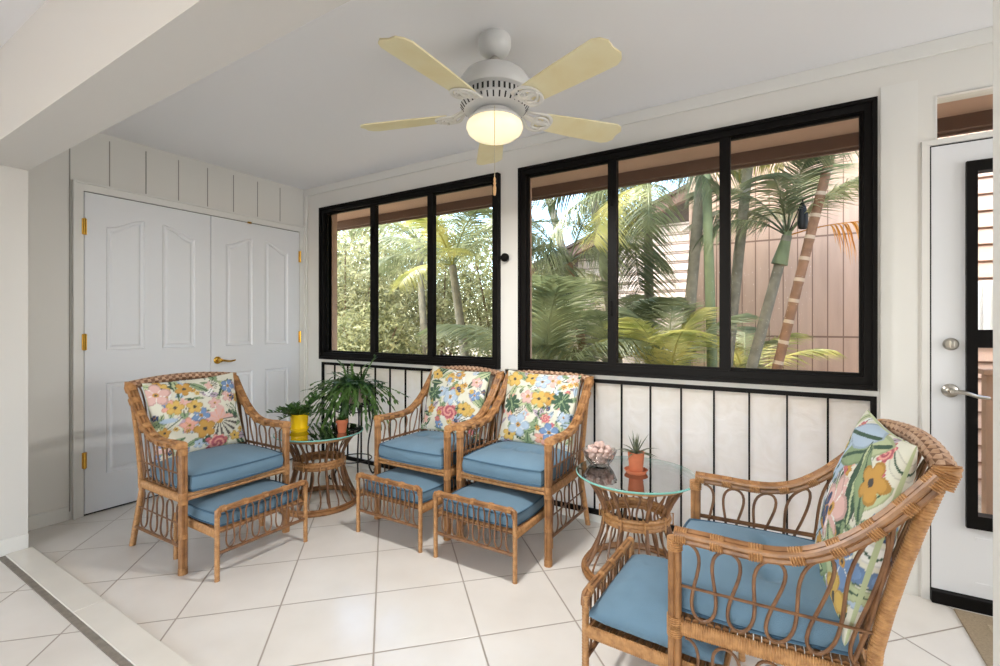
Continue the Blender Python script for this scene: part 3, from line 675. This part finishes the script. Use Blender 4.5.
# ------------------------------------------------------------------ round rattan tables with glass tops
TZ = .475
def make_table():
    root = empty('rattan_side_table', 'x', 'table', group='round glass-topped rattan tables')
    def ring(r, z, n=48): return [(r * math.cos(2 * PI * k / n), r * math.sin(2 * PI * k / n), z) for k in range(n)]
    for nm, lst in (('top_ring', [(.235, .462, .010)]), ('waist_ring', [(.150, .300, .011), (.156, .282, .010), (.150, .264, .011)]), ('base_ring', [(.248, .012, .0125), (.240, .030, .0085)])):
        b = MB()
        for r, z, q in lst: b.tube(ring(r, z), q, 8, True)
        if nm == 'waist_ring':
            for k in range(10):
                a = 2 * PI * k / 10; c = Vector((math.cos(a), math.sin(a), 0))
                b.tube([c * .172 + Vector((0, 0, .255)), c * .172 + Vector((0, 0, .309)), c * .140 + Vector((0, 0, .309)), c * .138 + Vector((0, 0, .255))], .004, 5, True)
        b.build(nm, M['wrap'] if nm != 'base_ring' else M['cane'], root)
    n = 12
    for nm, zz, rr, kk in (('upper_lattice', (.300, .462), (.150, .235), .18), ('lower_lattice', (.020, .275), (.243, .152), .18)):
        b = MB(); pts = []
        for u, v in meander(n, 14, kk)[:-1]:
            z = zz[0] + v * (zz[1] - zz[0]); t = v if nm[0] == 'u' else v ** 1.0
            r = rr[0] + (rr[1] - rr[0]) * t; r -= .018 * math.sin(PI * v); a = u * 2 * PI
            pts.append((r * math.cos(a), r * math.sin(a), z))
        b.tube(pts, .0050, 6, True)
        for k in range(8):
            a = 2 * PI * (k + .5) / 8; q = [(Vector((math.cos(a), math.sin(a), 0)) * (rr[0] + (rr[1] - rr[0]) * t - .010 * math.sin(PI * t)) + Vector((0, 0, zz[0] + t * (zz[1] - zz[0])))) for t in (0, .25, .5, .75, 1)]
            b.tube(q, .0085, 7)
        b.build(nm, M['thin'], root)
    g = MB().lathe([(.0001, .476), (.281, .476)], 64); g.f = g.f[:-1]; g.mi = g.mi[:-1]; b0 = len(g.f)
    g.lathe([(.281, .476), (.285, .479), (.285, .483), (.281, .486)], 64, m=1); g.f = g.f[:-2]; g.mi = g.mi[:-2]
    g.lathe([(.281, .486), (.0001, .486)], 64); g.f.pop(b0 + 64 * 3 + 64); g.mi.pop(b0 + 64 * 3 + 64)
    g.build('glass_top', [M['tabletop'], M['tableedge']], root)
    return root
t0 = make_table(); t0.location = (1.085, -.672, 0); t0['label'] = 'round glass-topped rattan table holding the yellow pot'
t1 = copy_tree(t0); t1.location = (3.150, -.452, 0); t1.rotation_euler = (0, 0, .2); t1['label'] = 'round glass-topped rattan table holding the bowl of shells'
GZ = .4862

# ------------------------------------------------------------------ plants and small things on the tables
def leaf_blade(mb, p, d, ln, wd, up, fold=.25, n=4, droop=.0, tip=.1, m=0):
    """one narrow leaf from p along d, folded along its middle"""
    d = Vector(d).normalized(); side = d.cross(Vector(up)); side = side.normalized() if side.length > 1e-4 else d.orthogonal().normalized()
    nn = side.cross(d); vs = []; fs = []; p = Vector(p)
    for i in range(n + 1):
        t = i / n; wv = wd * (math.sin(PI * (.12 + .88 * t) ** .8) * (1 - tip) + tip * (1 - t)); c = p + d * (ln * t) + Vector((0, 0, -droop * ln * t * t))
        vs += [c - side * wv / 2 + nn * fold * wv, c, c + side * wv / 2 + nn * fold * wv]
    for i in range(n): a = i * 3; fs += [(a, a + 1, a + 4, a + 3), (a + 1, a + 2, a + 5, a + 4)]
    mb.add(vs, fs, m)
def pot_profile(r0, r1, h, rim, t=.006, lip=.004):
    return [(.001, 0), (r0, 0), (r1 * .985, h - rim), (r1 + lip, h - rim), (r1 + lip, h), (r1 - t, h), (r1 - t, h - .012), (.001, h - .012)]
# yellow pot with a dark leafy succulent
p = onz(299.2, 431, GZ); root = empty('potted_succulent', 'yellow glazed pot with a dark leafy plant on the glass table by the doors', 'plant', (p[0], p[1], GZ))
MB().lathe([(.001, .012), (.052, .012), (.058, .110), (.061, .114), (.058, .118), (.053, .116), (.052, .100), (.001, .100)], 28).build('pot', M['yellow'], root)
MB().lathe([(.001, 0), (.050, 0), (.060, .020), (.063, .024), (.060, .025), (.050, .012), (.001, .011)], 28).build('saucer', M['yellow'], root)
MB().lathe([(.053, .1005), (.03, .106), (.001, .108)], 20).build('soil', M['soil'], root)
rnd = random.Random(4); b = MB()
for k in range(26):
    a = k * 2.4; el = rnd.uniform(.25, 1.15); ln = rnd.uniform(.11, .21); dirv = Vector((math.cos(a) * math.cos(el), math.sin(a) * math.cos(el), math.sin(el)))
    st = Vector((math.cos(a) * .015, math.sin(a) * .015, .104)); path = [st + dirv * ln * t + Vector((0, 0, -.05 * t * t)) for t in (0, .25, .5, .75, 1)]
    b.tube(path, lambda t: .004 - .002 * t, 5)
    for j in range(1, 9):
        t = j / 8.5; c = st + dirv * ln * t + Vector((0, 0, -.05 * t * t)); s_ = 1 if j % 2 else -1
        sd = dirv.cross(Vector((0, 0, 1))).normalized() * s_; leaf_blade(b, c, (dirv * .7 + sd * .9 + Vector((0, 0, .25))), .040, .024, (0, 0, 1), .2, 3)
b.build('foliage', M['succ'], root)
# small terracotta pot
p = onz(342, 432, GZ); root = empty('potted_succulent', 'small terracotta pot with a dark rosette on the glass table, below the big leafy plant', 'plant', (p[0], p[1], GZ))
MB().lathe(pot_profile(.026, .036, .085, .022), 24).build('pot', M['terra'], root)
b = MB()
for k in range(28):
    a = k * 2.4; el = .15 + 1.1 * (k / 28); leaf_blade(b, (math.cos(a) * .006, math.sin(a) * .006, .074), (math.cos(a) * math.cos(el), math.sin(a) * math.cos(el), math.sin(el)), rnd.uniform(.040, .060), .018, (0, 0, 1), .3, 3)
b.build('foliage', M['succ'], root)
# spiky plant in terracotta with saucer
p = onz(636, 472.5, GZ); root = empty('potted_spiky_plant', 'terracotta pot with a spiky grey-green plant on the glass table near the frosted panels', 'plant', (p[0], p[1], GZ))
MB().lathe([(.001, 0), (.046, 0), (.054, .014), (.056, .016), (.053, .017), (.045, .006), (.001, .005)], 28).build('saucer', M['terra'], root)
pt = MB().lathe(pot_profile(.031, .040, .094, .0, lip=.0005), 28, (0, 0, .006)); pt.build('pot', M['terra'], root)
MB().lathe([(.034, .089), (.015, .093), (.001, .094)], 16).build('soil', M['soil'], root)
b = MB()
for k in range(24):
    a = k * 2.4; el = rnd.uniform(.2, 1.4); ln = rnd.uniform(.08, .13)
    leaf_blade(b, (math.cos(a) * .008, math.sin(a) * .008, .092), (math.cos(a) * math.cos(el), math.sin(a) * math.cos(el), math.sin(el)), ln, .010, (0, 0, 1), .4, 5, .35 if el < .8 else .05, .3)
b.build('foliage', M['airp'], root)
# crystal bowl with shells
p = onz(599.5, 464.5, GZ); root = empty('glass_bowl', 'scalloped crystal bowl heaped with pale shells', 'bowl', (p[0], p[1], GZ))
fl = lambda a, i: 1 + (.05 if i in (2, 3, 4) else .0) * math.cos(a * 14)
MB().lathe([(.001, .0), (.045, .0), (.066, .03), (.080, .065), (.086, .078), (.082, .078), (.075, .062), (.060, .030), (.040, .010), (.001, .008)], 84, flute=fl).build('bowl_body', M['crystal'], root)
bx, by = p[0], p[1]; first = None
for k in range(34):
    lay = 0 if k < 9 else (1 if k < 20 else (2 if k < 30 else 3)); rr = (.040, .058, .046, .016)[lay]; cnt = (9, 11, 10, 4)[lay]; a = 2 * PI * k / cnt + lay * .4
    if first is None:
        prof = []; 
        q = MB(); q.lathe([(.0008, -.019), (.008, -.014), (.0075, -.012), (.0125, -.006), (.0118, -.003), (.0155, .004), (.0145, .007), (.010, .014), (.0008, .018)], 12, flute=lambda a_, i_: 1 + .10 * math.cos(a_ * 6))
        o = q.build('seashell', M['shell']); first = o
    else: o = first.copy(); C.objects.link(o)
    s_ = rnd.uniform(.85, 1.15)
    o.location = (bx + rr * math.cos(a), by + rr * math.sin(a), GZ + (.030, .056, .080, .100)[lay] + rnd.uniform(-.003, .003)); o.rotation_euler = (rnd.uniform(0, 6), rnd.uniform(0, 6), rnd.uniform(0, 6)); o.scale = (s_, s_, s_)
    tag(o, 'small pale pink seashell in the crystal bowl', 'shell', 'shells heaped in the crystal bowl')
# black iron plant stand in the corner
SX, SY = .93, -.235
root = empty('plant_stand', 'black wrought iron plant stand below the window, behind the glass table by the doors', 'plant stand', (SX, SY, 0))
SZ = .60
def ring(r, z, n=36): return [(r * math.cos(2 * PI * k / n), r * math.sin(2 * PI * k / n), z) for k in range(n)]
b = MB().tube(ring(.135, SZ), .006, 7, True).tube(ring(.135, SZ - .055), .005, 7, True)
for k in range(5): q = -.11 + k * .055; hl = math.sqrt(.135 ** 2 - q * q); b.tube([(q, -hl, SZ), (q, hl, SZ)], .004, 6)
b.build('top_ring', M['iron'], root)
b = MB()
for k in range(14):
    a = 2 * PI * k / 14; pts = []
    for j in range(13):
        t = 2 * PI * j / 12; aa = a + .13 * math.cos(t); pts.append((.135 * math.cos(aa), .135 * math.sin(aa), SZ - .027 + .021 * math.sin(t)))
    b.tube(pts[:-1], .0032, 5, True)
b.build('scroll_band', M['iron'], root)
for k in range(3):
    a = 2 * PI * k / 3 - .55; c = Vector((math.cos(a), math.sin(a), 0)); Z = Vector((0, 0, 1))
    MB().tube(smoothpath([c * .135 + Z * SZ, c * .165 + Z * .57, c * .185 + Z * .50, c * .165 + Z * .38, c * .135 + Z * .25, c * .140 + Z * .10, c * .165 + Z * .03, c * .185 + Z * .008, c * .20 + Z * .022, c * .195 + Z * .038], 6), .0062, 7).build('leg', M['iron'], root)
MB().tube(ring(.128, .17), .0045, 7, True).build('lower_ring', M['iron'], root)
root = empty('potted_cactus_plant', 'big trailing leafy houseplant in a pale pot on the iron stand', 'plant', (SX, SY, SZ + .007))
MB().lathe(pot_profile(.085, .125, .13, .025), 32).build('pot', M['whitepot'], root)
b = MB(); rnd = random.Random(11)
for k in range(250):
    a = rnd.uniform(0, 2 * PI); el = rnd.uniform(.0, 1.35); ln = rnd.uniform(.24, .44) * (1.0 if math.sin(a) < .35 else .5)
    vx = Vector((math.cos(a) * math.cos(el), math.sin(a) * math.cos(el), math.sin(el) * .75)); st = Vector((rnd.uniform(-.05, .05), rnd.uniform(-.05, .05), .115)); dr = rnd.uniform(.05, .34)
    n = int(ln / .030); prev = st
    for j in range(1, n + 1):
        t = j / n; cpt = st + vx * ln * t + Vector((0, 0, -dr * t ** 2.2))
        if SY + cpt.y > -.06: cpt.y = -.06 - SY
        rh = math.hypot(cpt.x, cpt.y); 
        if rh < .14 and cpt.z < .13: cpt.z = .13
        dv = cpt - prev
        if dv.length > .004:
            leaf_blade(b, prev, dv, dv.length * 1.2, .024, (math.cos(a) * .3, math.sin(a) * .3, 1), .15, 3)
            if j > n - 4 and j % 2 == 0:
                sd = dv.cross(Vector((0, 0, 1))); leaf_blade(b, prev, dv.normalized() + sd.normalized() * rnd.choice((-.8, .8)) if sd.length > 1e-6 else dv, .05, .022, (0, 0, 1), .15, 3)
        prev = cpt
b.build('foliage', M['cactus'], root)

# ------------------------------------------------------------------ ceiling fan
FX, FY, BZ = 2.70, -1.021, 2.114
root = empty('ceiling_fan', 'white ceiling fan with five cream blades and a lit glass bowl', 'ceiling fan', (FX, FY, ZC))
def down(prof): return [(r, z - ZC) for r, z in prof]
MB().lathe(down([(.002, 2.44), (.066, 2.44), (.070, 2.434), (.070, 2.400), (.062, 2.378), (.040, 2.362), (.022, 2.356), (.002, 2.356)]), 36).build('canopy', M['fanwhite'], root)
b = MB()
for a in (-1.9, -.9, -2.6): b.lathe([(.004, 0), (.004, .003), (.0005, .004)], 8).v
b = MB().tube([(0, 0, 2.30 - ZC), (0, 0, 2.37 - ZC)], .013, 12).lathe(down([(.02, 2.325), (.024, 2.33), (.024, 2.345), (.018, 2.35)]), 16); b.build('downrod', M['steel'], root)
MB().lathe(down([(.002, 2.318), (.030, 2.316), (.085, 2.300), (.130, 2.274), (.154, 2.238), (.158, 2.206), (.150, 2.192), (.130, 2.188), (.130, 2.160), (.142, 2.156), (.148, 2.144), (.132, 2.122), (.105, 2.119), (.085, 2.118), (.002, 2.116)]), 48).build('motor_housing', M['fanwhite'], root)
b = MB()
for k in range(36):
    a = 2 * PI * k / 36; q = MB().box(.122, .1315, -.0042, .0042, 2.161 - ZC, 2.187 - ZC).xf(Matrix.Rotation(a, 4, 'Z')); b.add(q.v, q.f)
    q = MB().box(-.012, .012, -.003, .003, -.002, .002).xf(Matrix.Rotation(a, 4, 'Z') @ Matrix.Translation((.1395, 0, 2.133 - ZC)) @ Matrix.Rotation(R_(-54), 4, 'Y')); b.add(q.v, q.f)
b.build('vent_slots', M['dark'], root, smooth=False)
MB().lathe(down([(.002, 2.120), (.070, 2.118), (.084, 2.112), (.088, 2.102), (.084, 2.096), (.106, 2.092), (.113, 2.084), (.113, 2.074), (.002, 2.073)]), 40).build('switch_housing', M['fanwhite'], root)
MB().lathe(down([(.107, 2.076), (.119, 2.066), (.122, 2.050), (.114, 2.030), (.092, 2.012), (.054, 2.000), (.001, 1.996)]), 40).build('glass_shade', M['lamp'], root)
bl = [(.205, -.050), (.24, -.056), (.40, -.066), (.585, -.073), (.612, -.060), (.628, -.035), (.622, 0), (.628, .035), (.612, .060), (.585, .073), (.40, .066), (.24, .056), (.205, .050)]
blade_me = None
for k in range(5):
    a = R_(-91 + 72 * k)
    if blade_me is None:
        b = MB(); b.prism(bl, lambda p_, q_, d: (p_, q_, d), -.003, .003); b.xf(Matrix.Rotation(R_(-12), 4, 'X')); blade_me = b.mesh('blade', M['blade'], False)
        b = MB(); s3 = smoothpath([(.10, 0, .028), (.14, .022, .018), (.175, .050, -.004), (.215, .058, -.008), (.245, .045, -.008), (.262, .018, -.008), (.262, -.018, -.008), (.245, -.045, -.008), (.215, -.058, -.008), (.175, -.050, -.004), (.14, -.022, .018), (.10, 0, .028)], 5)
        b.tube(s3[:-1], .0085, 8, True, sn=.6)
        for s_ in (-1, 1):
            b.tube(smoothpath([(.262, 0, -.009), (.235, s_ * .030, -.009), (.205, s_ * .036, -.008), (.186, s_ * .022, -.006), (.198, s_ * .006, -.006), (.216, s_ * .014, -.008)], 5), .006, 7)
        b.tube([(.095, 0, .030), (.15, 0, .012), (.20, 0, -.008), (.265, 0, -.009)], .009, 8, sx=1.4)
        for x_, y_ in ((.225, .03), (.225, -.03), (.25, 0)): b.lathe([(.006, -.02), (.006, -.008), (.001, -.007)], 8, (x_, y_, 0))
        b.xf(Matrix.Rotation(R_(-12), 4, 'X')); iron_me = b.mesh('blade_iron', M['irons'])
    o = bpy.data.objects.new('blade', blade_me); C.objects.link(o); o.parent = root; o.location = (0, 0, BZ - ZC); o.rotation_euler = (0, 0, a)
    q = bpy.data.objects.new('blade_iron', iron_me); C.objects.link(q); q.parent = o
q = Vector((.53, -.85, 0))
pc = MB().tube([q * .084 + Vector((0, 0, 2.105 - ZC)), q * .122 + Vector((0, 0, 2.09 - ZC)), q * .1245 + Vector((0, 0, 2.06 - ZC)), q * .1245 + Vector((0, 0, 1.80 - ZC))], .0013, 6); pc = pc.build('pull_chain', M['chain'], root)
MB().lathe([(.001, 0), (.004, 0), (.0065, .012), (.007, .03), (.004, .042), (.0062, .048), (.004, .056), (.0055, .066), (.002, .075), (.001, .075)], 12, (q.x * .1245, q.y * .1245, 1.725 - ZC)).build('wooden_pull', M['woodbead'], pc)

l = bpy.data.lights.new('ceiling_fan_lamp', 'AREA'); l.shape = 'DISK'; l.size = .22; l.energy = 27; l.color = (1, .98, .95)
o = bpy.data.objects.new('ceiling_fan_lamp', l); C.objects.link(o); o.location = (FX, FY, 1.99)
# ------------------------------------------------------------------ wall fixture, door mat
b = MB().lathe([(.001, 0), (.016, 0), (.016, .012), (.024, .014), (.029, .022), (.029, .034), (.022, .042), (.001, .044)], 24).xf(Matrix.Translation((2.158, 0, 1.655)) @ Matrix.Rotation(PI / 2, 4, 'X'))
tag(b.build('wall_knob', M['black']), 'small round black fixture on the pier between the two windows', 'wall fixture')
root = empty('door_mat', 'beige woven mat lying in front of the glazed door', 'mat', (4.86, -.40, 0))
MB().box(-.485, .485, -.34, .345, 0, .008).build('border', M['matb'], root, smooth=False, bevel=.003)
MB().box(-.405, .405, -.26, .265, .008, .0105).build('field', M['mat_'], root, smooth=False, bevel=.002)

# ------------------------------------------------------------------ outside: the neighbour's house
root = empty('neighbour_house', 'pink plank-sided house with a pale lap-sided gable beyond the palms', 'house', (4, 4, -.12))
def wpart(name, mb, m_, par=root):
    mb.v = [(a - 4, c - 4, d + .12) for a, c, d in mb.v]; return mb.build(name, m_, par, smooth=False)
wpart('plank_wall', MB().box(2.66, 9.5, 4.0, 4.2, -.12, 4.3), M['planks'])
b = MB(); zb = -.12
while zb < 2.9:
    zt = zb + .16; q = lambda x: 2.30 + (x - .1) * .39
    x0 = .10 if zt < 2.3 else .1 + (zt - 2.30) / .39
    if x0 < 2.6: b.add([(x0, 5.5, zb), (2.7, 5.5, zb), (2.7, 5.53, zt), (x0, 5.53, zt), (x0, 5.62, zb), (2.7, 5.62, zb), (2.7, 5.62, zt), (x0, 5.62, zt)], [(0, 1, 2, 3), (0, 4, 5, 1), (3, 2, 6, 7), (0, 3, 7, 4)])
    zb = zt
wpart('gable_wall', b, M['lap'])
wpart('return_wall', MB().box(2.66, 2.78, 4.2, 5.6, -.12, 4.3), M['planks'])
wpart('rake_board', MB().prism([(-.5, 2.06), (2.66, 3.30), (2.66, 3.46), (-.5, 2.22)], lambda a, c, d: (a, d, c), 5.15, 5.30), M['fascia'])
wpart('roof', MB().prism([(-.5, 2.22), (2.66, 3.46), (2.66, 3.52), (-.5, 2.28)], lambda a, c, d: (a, d, c), 5.1, 9), M['roofm'])
b = MB(); zb = -.12
while zb < 2.6:
    b.add([(4.85, 2.3, zb), (8, 2.3, zb), (8, 2.325, zb + .13), (4.85, 2.325, zb + .13), (4.85, 2.4, zb), (8, 2.4, zb), (8, 2.4, zb + .13), (4.85, 2.4, zb + .13)], [(0, 1, 2, 3), (0, 4, 5, 1), (3, 2, 6, 7), (0, 3, 7, 4)]); zb += .13
wpart('lap_wall', b, M['lapbrown'])
b = MB()
for k in range(10): b.box(4.95 + k * .055, 4.985 + k * .055, 2.22, 2.29, 1.12, 1.52)
wpart('vinyl_panel', b.box(4.94, 5.52, 2.25, 2.28, 1.10, 1.54), M['whitepanel'])
root2 = empty('wooden_fence', 'weathered wooden fence seen low through the glazed door', 'fence', (5, 1.5, -.12))
b = MB()
for k in range(12): b.box(-.02 + k * .12, .09 + k * .12, .0, .025, .0, .92 - .0 * k)
b.build('pickets', M['fence'], root2, smooth=False); MB().box(-.02, 1.4, .025, .07, .2, .28).box(-.02, 1.4, .025, .07, .7, .78).build('rails', M['fence'], root2, smooth=False)
MB().box(-.12, -.03, -.02, .07, 0, 1.0).box(-.135, -.015, -.035, .085, 1.0, 1.03).build('post', M['fence'], root2, smooth=False)

# ------------------------------------------------------------------ outside: palms
def frond_mesh(name, m_, ln=1.3, n=58, lw=.0150, ll=.42, droop=.9, hang=.55, seed=0, petiole=.18):
    """arching rachis along +X with two ranks of drooping leaflets"""
    rnd = random.Random(seed); mb = MB()
    def pos(t): return Vector((ln * (t - .18 * droop * t ** 3), 0, ln * (.34 * t - .52 * droop * t * t)))
    pts = [pos(t / 12) for t in range(13)]; mb.tube(pts, lambda t: .012 * (1 - .8 * t), 5)
    for i in range(n):
        t = petiole + (1 - petiole) * (i + .5) / n; p0 = pos(t); tg = (pos(min(1, t + .02)) - pos(t - .02)).normalized()
        L = ll * (math.sin(PI * (.18 + .80 * (t - petiole) / (1 - petiole))) ** .6) * rnd.uniform(.85, 1.1)
        for s in (-1, 1):
            sd = Vector((0, s, 0)); d = (tg * rnd.uniform(.55, .75) + sd * rnd.uniform(.75, 1.0) + Vector((0, 0, rnd.uniform(.0, .2)))).normalized()
            leaf_blade(mb, p0, d, L, lw * rnd.uniform(.8, 1.1), (0, 0, 1), .18, 4, hang * rnd.uniform(.7, 1.4), .15)
    return mb.mesh(name, m_)
FR = dict(g=frond_mesh('frond', M['frond'], seed=1), d=frond_mesh('frond', M['fronddark'], seed=2, droop=1.15, hang=.8), y=frond_mesh('frond', M['frondy'], seed=3, droop=.8, hang=.5, lw=.017), o=frond_mesh('frond', M['frondd'], seed=4, n=16, ll=.34, droop=.45, hang=1.6, lw=.03, petiole=.4), b=frond_mesh('frond', M['frond'], seed=5, droop=.55, hang=.35))
def palm(label, base, top, r, bark, fronds, bend=0., name='palm_tree', shaft=None, ringed_=0):
    base = Vector(base); top = Vector(top); root = empty(name, label, 'palm tree', base, 0, 'palms outside the windows')
    d = top - base; pts = [d * t + Vector((bend * math.sin(PI * t), 0, 0)) for t in [i / 120 for i in range(121)]]
    b = MB(); b.tube(pts, (lambda t: r * (1.12 - .22 * t)), 10, mod=(lambda i, k: 1.06 if i % 6 == 0 else .98) if ringed_ else None); 
    if ringed_: b.mi = [1 if (j // 10) % 6 == 0 else 0 for j in range(len(b.mi))]
    b.build('trunk', [M[bark], M['ringpale']], root)
    if shaft:
        u = d.normalized(); MB().tube([d - u * shaft, d - u * shaft * .6, d - u * shaft * .2, d + u * .05], lambda t: r * (1.45 - .8 * t), 10).build('crownshaft', M['greenbark'], root)
    for az, pit, scl, kind in fronds:
        o = bpy.data.objects.new('frond', FR[kind]); C.objects.link(o); o.parent = root; o.location = d
        o.rotation_euler = (0, R_(-pit), R_(az)); o.scale = (scl, scl, scl)
    return root
def tr(px0, py0, px1, py1, Y0, Y1=None):
    """base on the ground and top of a trunk seen between two picture points at depths Y0, Y1"""
    Y1 = Y1 or Y0; a = Vector(ony(px0, py0, Y0)); c = Vector(ony(px1, py1, Y1)); k = (-.12 - a.z) / (c.z - a.z); return a + (c - a) * k, c
def crown(n, kinds, seed, lo=-10, hi=55, s0=.8, s1=1.15):
    rnd = random.Random(seed); return [(360 * k / n + rnd.uniform(-14, 14), rnd.uniform(lo, hi), rnd.uniform(s0, s1), rnd.choice(kinds)) for k in range(n)]
def ext(bt, z):
    a, c = bt; return a, a + (c - a) * ((z - a.z) / (c.z - a.z))
A = tr(752, 366, 787, 236, 2.6)
pa = palm('slanting grey-green palm with a dead orange frond, against the pink planks', *A, .052, 'bark', [(150, 35, .95, 'd'), (185, 50, .9, 'd'), (215, 15, .8, 'd'), (260, 40, .9, 'd'), (330, 30, .9, 'g'), (20, 40, .95, 'g'), (60, 55, 1, 'g'), (100, 30, 1, 'g'), (350, -4, .62, 'o'), (290, 62, .8, 'd')], shaft=.28)
q = Vector(ony(803, 206, 2.5)) - A[0]
MB().lathe([(.004, .02), (.022, .0), (.040, -.07), (.046, -.16), (.038, -.21), (.030, -.215), (.020, -.20), (.002, -.19)], 10, tuple(q)).tube([A[1] - A[0], q + Vector((0, 0, .06)), q], .006, 5).build('dry_sheath', M['iron'], pa)
palm('slanting brown palm trunk with pale rings, against the pink planks', *ext(tr(777.5, 366, 828, 165, 2.35), 3.7), .042, 'ring', crown(7, 'gdb', 3, -25, 40), ringed_=1)
palm('thin grey palm trunk at the left edge of the pink planks', *ext(tr(731, 330, 746, 186, 2.55), 3.6), .05, 'bark', crown(7, 'gd', 5, -25, 40))
palm('straight grey palm trunk between two window mullions, leaning slightly', *ext(tr(686, 352, 701.5, 175, 2.2), 3.7), .052, 'bark', crown(7, 'gd', 7, -30, 30))
palm('green smooth palm stem beside the grey trunk', *ext(tr(712, 359, 708, 228, 2.0), 2.6), .045, 'greenbark', crown(6, 'gy', 9, -10, 50))
palm('dark leaning palm trunk before the pale gable', *ext(tr(583, 350, 570, 272, 2.9), 2.0), .055, 'ring', crown(11, 'gdb', 11, -30, 50))
palm('pale grey palm trunk crossing the gable roof line', *ext(tr(604, 269, 594, 203, 2.7), 2.9), .05, 'bark', crown(10, 'gd', 13, -20, 45))
palm('far palm trunk leaning against the sky', *ext(tr(560, 240, 551, 206, 3.6), 3.6), .06, 'bark', crown(10, 'gb', 15, -25, 45))
palm('palm with yellow-green fronds hanging down behind the middle pane', *ext(tr(650, 365, 648, 225, 2.5), 2.75), .05, 'bark', [(250, -35, 1.05, 'y'), (215, -20, 1.1, 'g'), (285, -30, 1.0, 'g'), (180, 5, 1.1, 'g'), (320, 0, .9, 'd'), (20, 10, .9, 'g'), (90, 20, 1, 'g'), (140, 0, 1, 'g'), (235, -50, 1.1, 'g'), (265, -62, 1.1, 'd')])
palm('short palm with bright yellow-green fronds behind the window nearer the corner', *ext(tr(464, 350, 452, 262, 2.3), 2.0), .06, 'bark', [(250, 55, 1.0, 'y'), (285, 30, .95, 'y'), (310, 5, .9, 'y'), (215, 25, 1.0, 'g'), (190, 10, 1.1, 'g'), (330, 40, 1.0, 'g'), (20, 30, 1, 'g'), (70, 45, 1, 'g'), (120, 30, 1, 'g'), (160, 40, 1.0, 'b'), (265, -15, .9, 'y')])
palm('drooping palm at the right side of the window nearer the corner', *ext(tr(505, 350, 502, 230, 2.4), 2.45), .05, 'bark', crown(11, 'gdb', 19, -30, 40))
palm('leafy grey-green palm behind the middle pane of the window nearer the corner', *ext(tr(425, 350, 418, 235, 3.2), 2.6), .06, 'bark', crown(11, 'gb', 21, -30, 45))
for (px, Y, kinds, sd, lab) in ((545, 1.7, 'gb', 31, 'low clump of palm fronds at the left pane of the larger window'), (668, 1.75, 'yg', 33, 'low clump of sunny yellow-green palm fronds under the straight grey trunk'), (612, 2.3, 'gd', 35, 'low clump of palm fronds before the pale siding'), (745, 3.2, 'yg', 37, 'low palm clump at the foot of the pink planks'), (520, 2.6, 'gb', 39, 'low clump of palm fronds behind the pier between the windows')):
    p = ony(px, 325, Y); z = -.12
    palm(lab, (p[0], p[1], z), (p[0], p[1], .55), .03, 'greenbark', crown(9, kinds, sd, 25, 78, *((1.0, 1.4) if px == 545 else (.75, 1.1) if px == 612 else (.6, .95))), name='palm_clump')

# ------------------------------------------------------------------ outside: shrubs and trees
def shrub(label, c, rx, ry, h, n, m_, seed, ls=.075, name='leafy_shrub', cat='shrub'):
    rnd = random.Random(seed); root = empty(name, label, cat, (c[0], c[1], -.12), 0, 'shrubs and trees beyond the windows'); b = MB()
    for k in range(n):
        u = rnd.random() ** .45; th = rnd.uniform(0, 2 * PI); ph = math.acos(rnd.uniform(-1, 1)); q = Vector((math.sin(ph) * math.cos(th), math.sin(ph) * math.sin(th), math.cos(ph)))
        lump = 1 + .28 * noise.noise(q * 2.2 + Vector((seed, 0, 0))); p = Vector((q.x * rx * u * lump, q.y * ry * u * lump, h * .54 + q.z * h * .5 * u * lump))
        if p.z < .03: continue
        d = Vector((rnd.gauss(0, 1), rnd.gauss(0, 1), rnd.gauss(-.2, .8))); leaf_blade(b, p, d, ls * rnd.uniform(.7, 1.5), ls * .5 * rnd.uniform(.7, 1.2), (rnd.gauss(0, 1), rnd.gauss(0, 1), 1), .15, 2)
    b.build('foliage', M[m_], root, smooth=False)
    b = MB()
    for k in range(7):
        a = k * 2 * PI / 7; t_ = Vector((math.cos(a) * rx * .6, math.sin(a) * ry * .6, h * .8)); b.tube([(math.cos(a) * .04, math.sin(a) * .04, 0), t_ * .5 + Vector((0, 0, .15)), t_], lambda t: .03 * (1 - .7 * t), 6)
    b.build('stems', M['stem'], root); return root
SH = [(345, 3.1, 1.5, 1.0, 3.3, 9000, 'bush', 1, 'dense pale-leaved tree filling the first pane by the corner'), (385, 4.4, 1.7, 1.1, 3.7, 9000, 'bushp', 2, 'sunlit pale tree behind the second pane near the corner'), (372, 2.7, .9, .8, 1.6, 5000, 'bushd', 3, 'mid green shrub low behind the second pane near the corner'),
      (440, 4.6, 1.5, 1.1, 3.2, 8000, 'bush', 4, 'olive-leaved tree behind the yellow-green palm'), (500, 4.8, 1.4, 1.0, 3.3, 6000, 'bushd', 5, 'tree hidden mostly behind the pier between the windows'), (548, 5.6, 1.5, 1.0, 2.6, 6000, 'bush', 6, 'light green tree at the left of the pale gable'), (322, 5.2, 2.2, 1.2, 5.0, 8000, 'bushd', 7, 'tall tree beyond the first pane by the corner'), (425, 7.5, 2.6, 1.4, 4.6, 6000, 'bushp', 8, 'far pale tree against the sky'),
      (655, 1.75, .5, .45, .95, 2500, 'bushd', 9, 'low leafy shrub under the straight grey palm'), (560, 2.2, .6, .5, 1.15, 2500, 'bushd', 10, 'low leafy shrub at the dark leaning palm')]
for px, Y, rx, ry, h_, n, m_, sd, lab in SH:
    p = ony(px, 325, Y); shrub(lab, (p[0], p[1]), rx, ry, h_, n, m_, sd, .085 if h_ > 1.5 else .06, 'leafy_tree' if h_ > 2 else 'leafy_shrub', 'tree' if h_ > 2 else 'shrub')
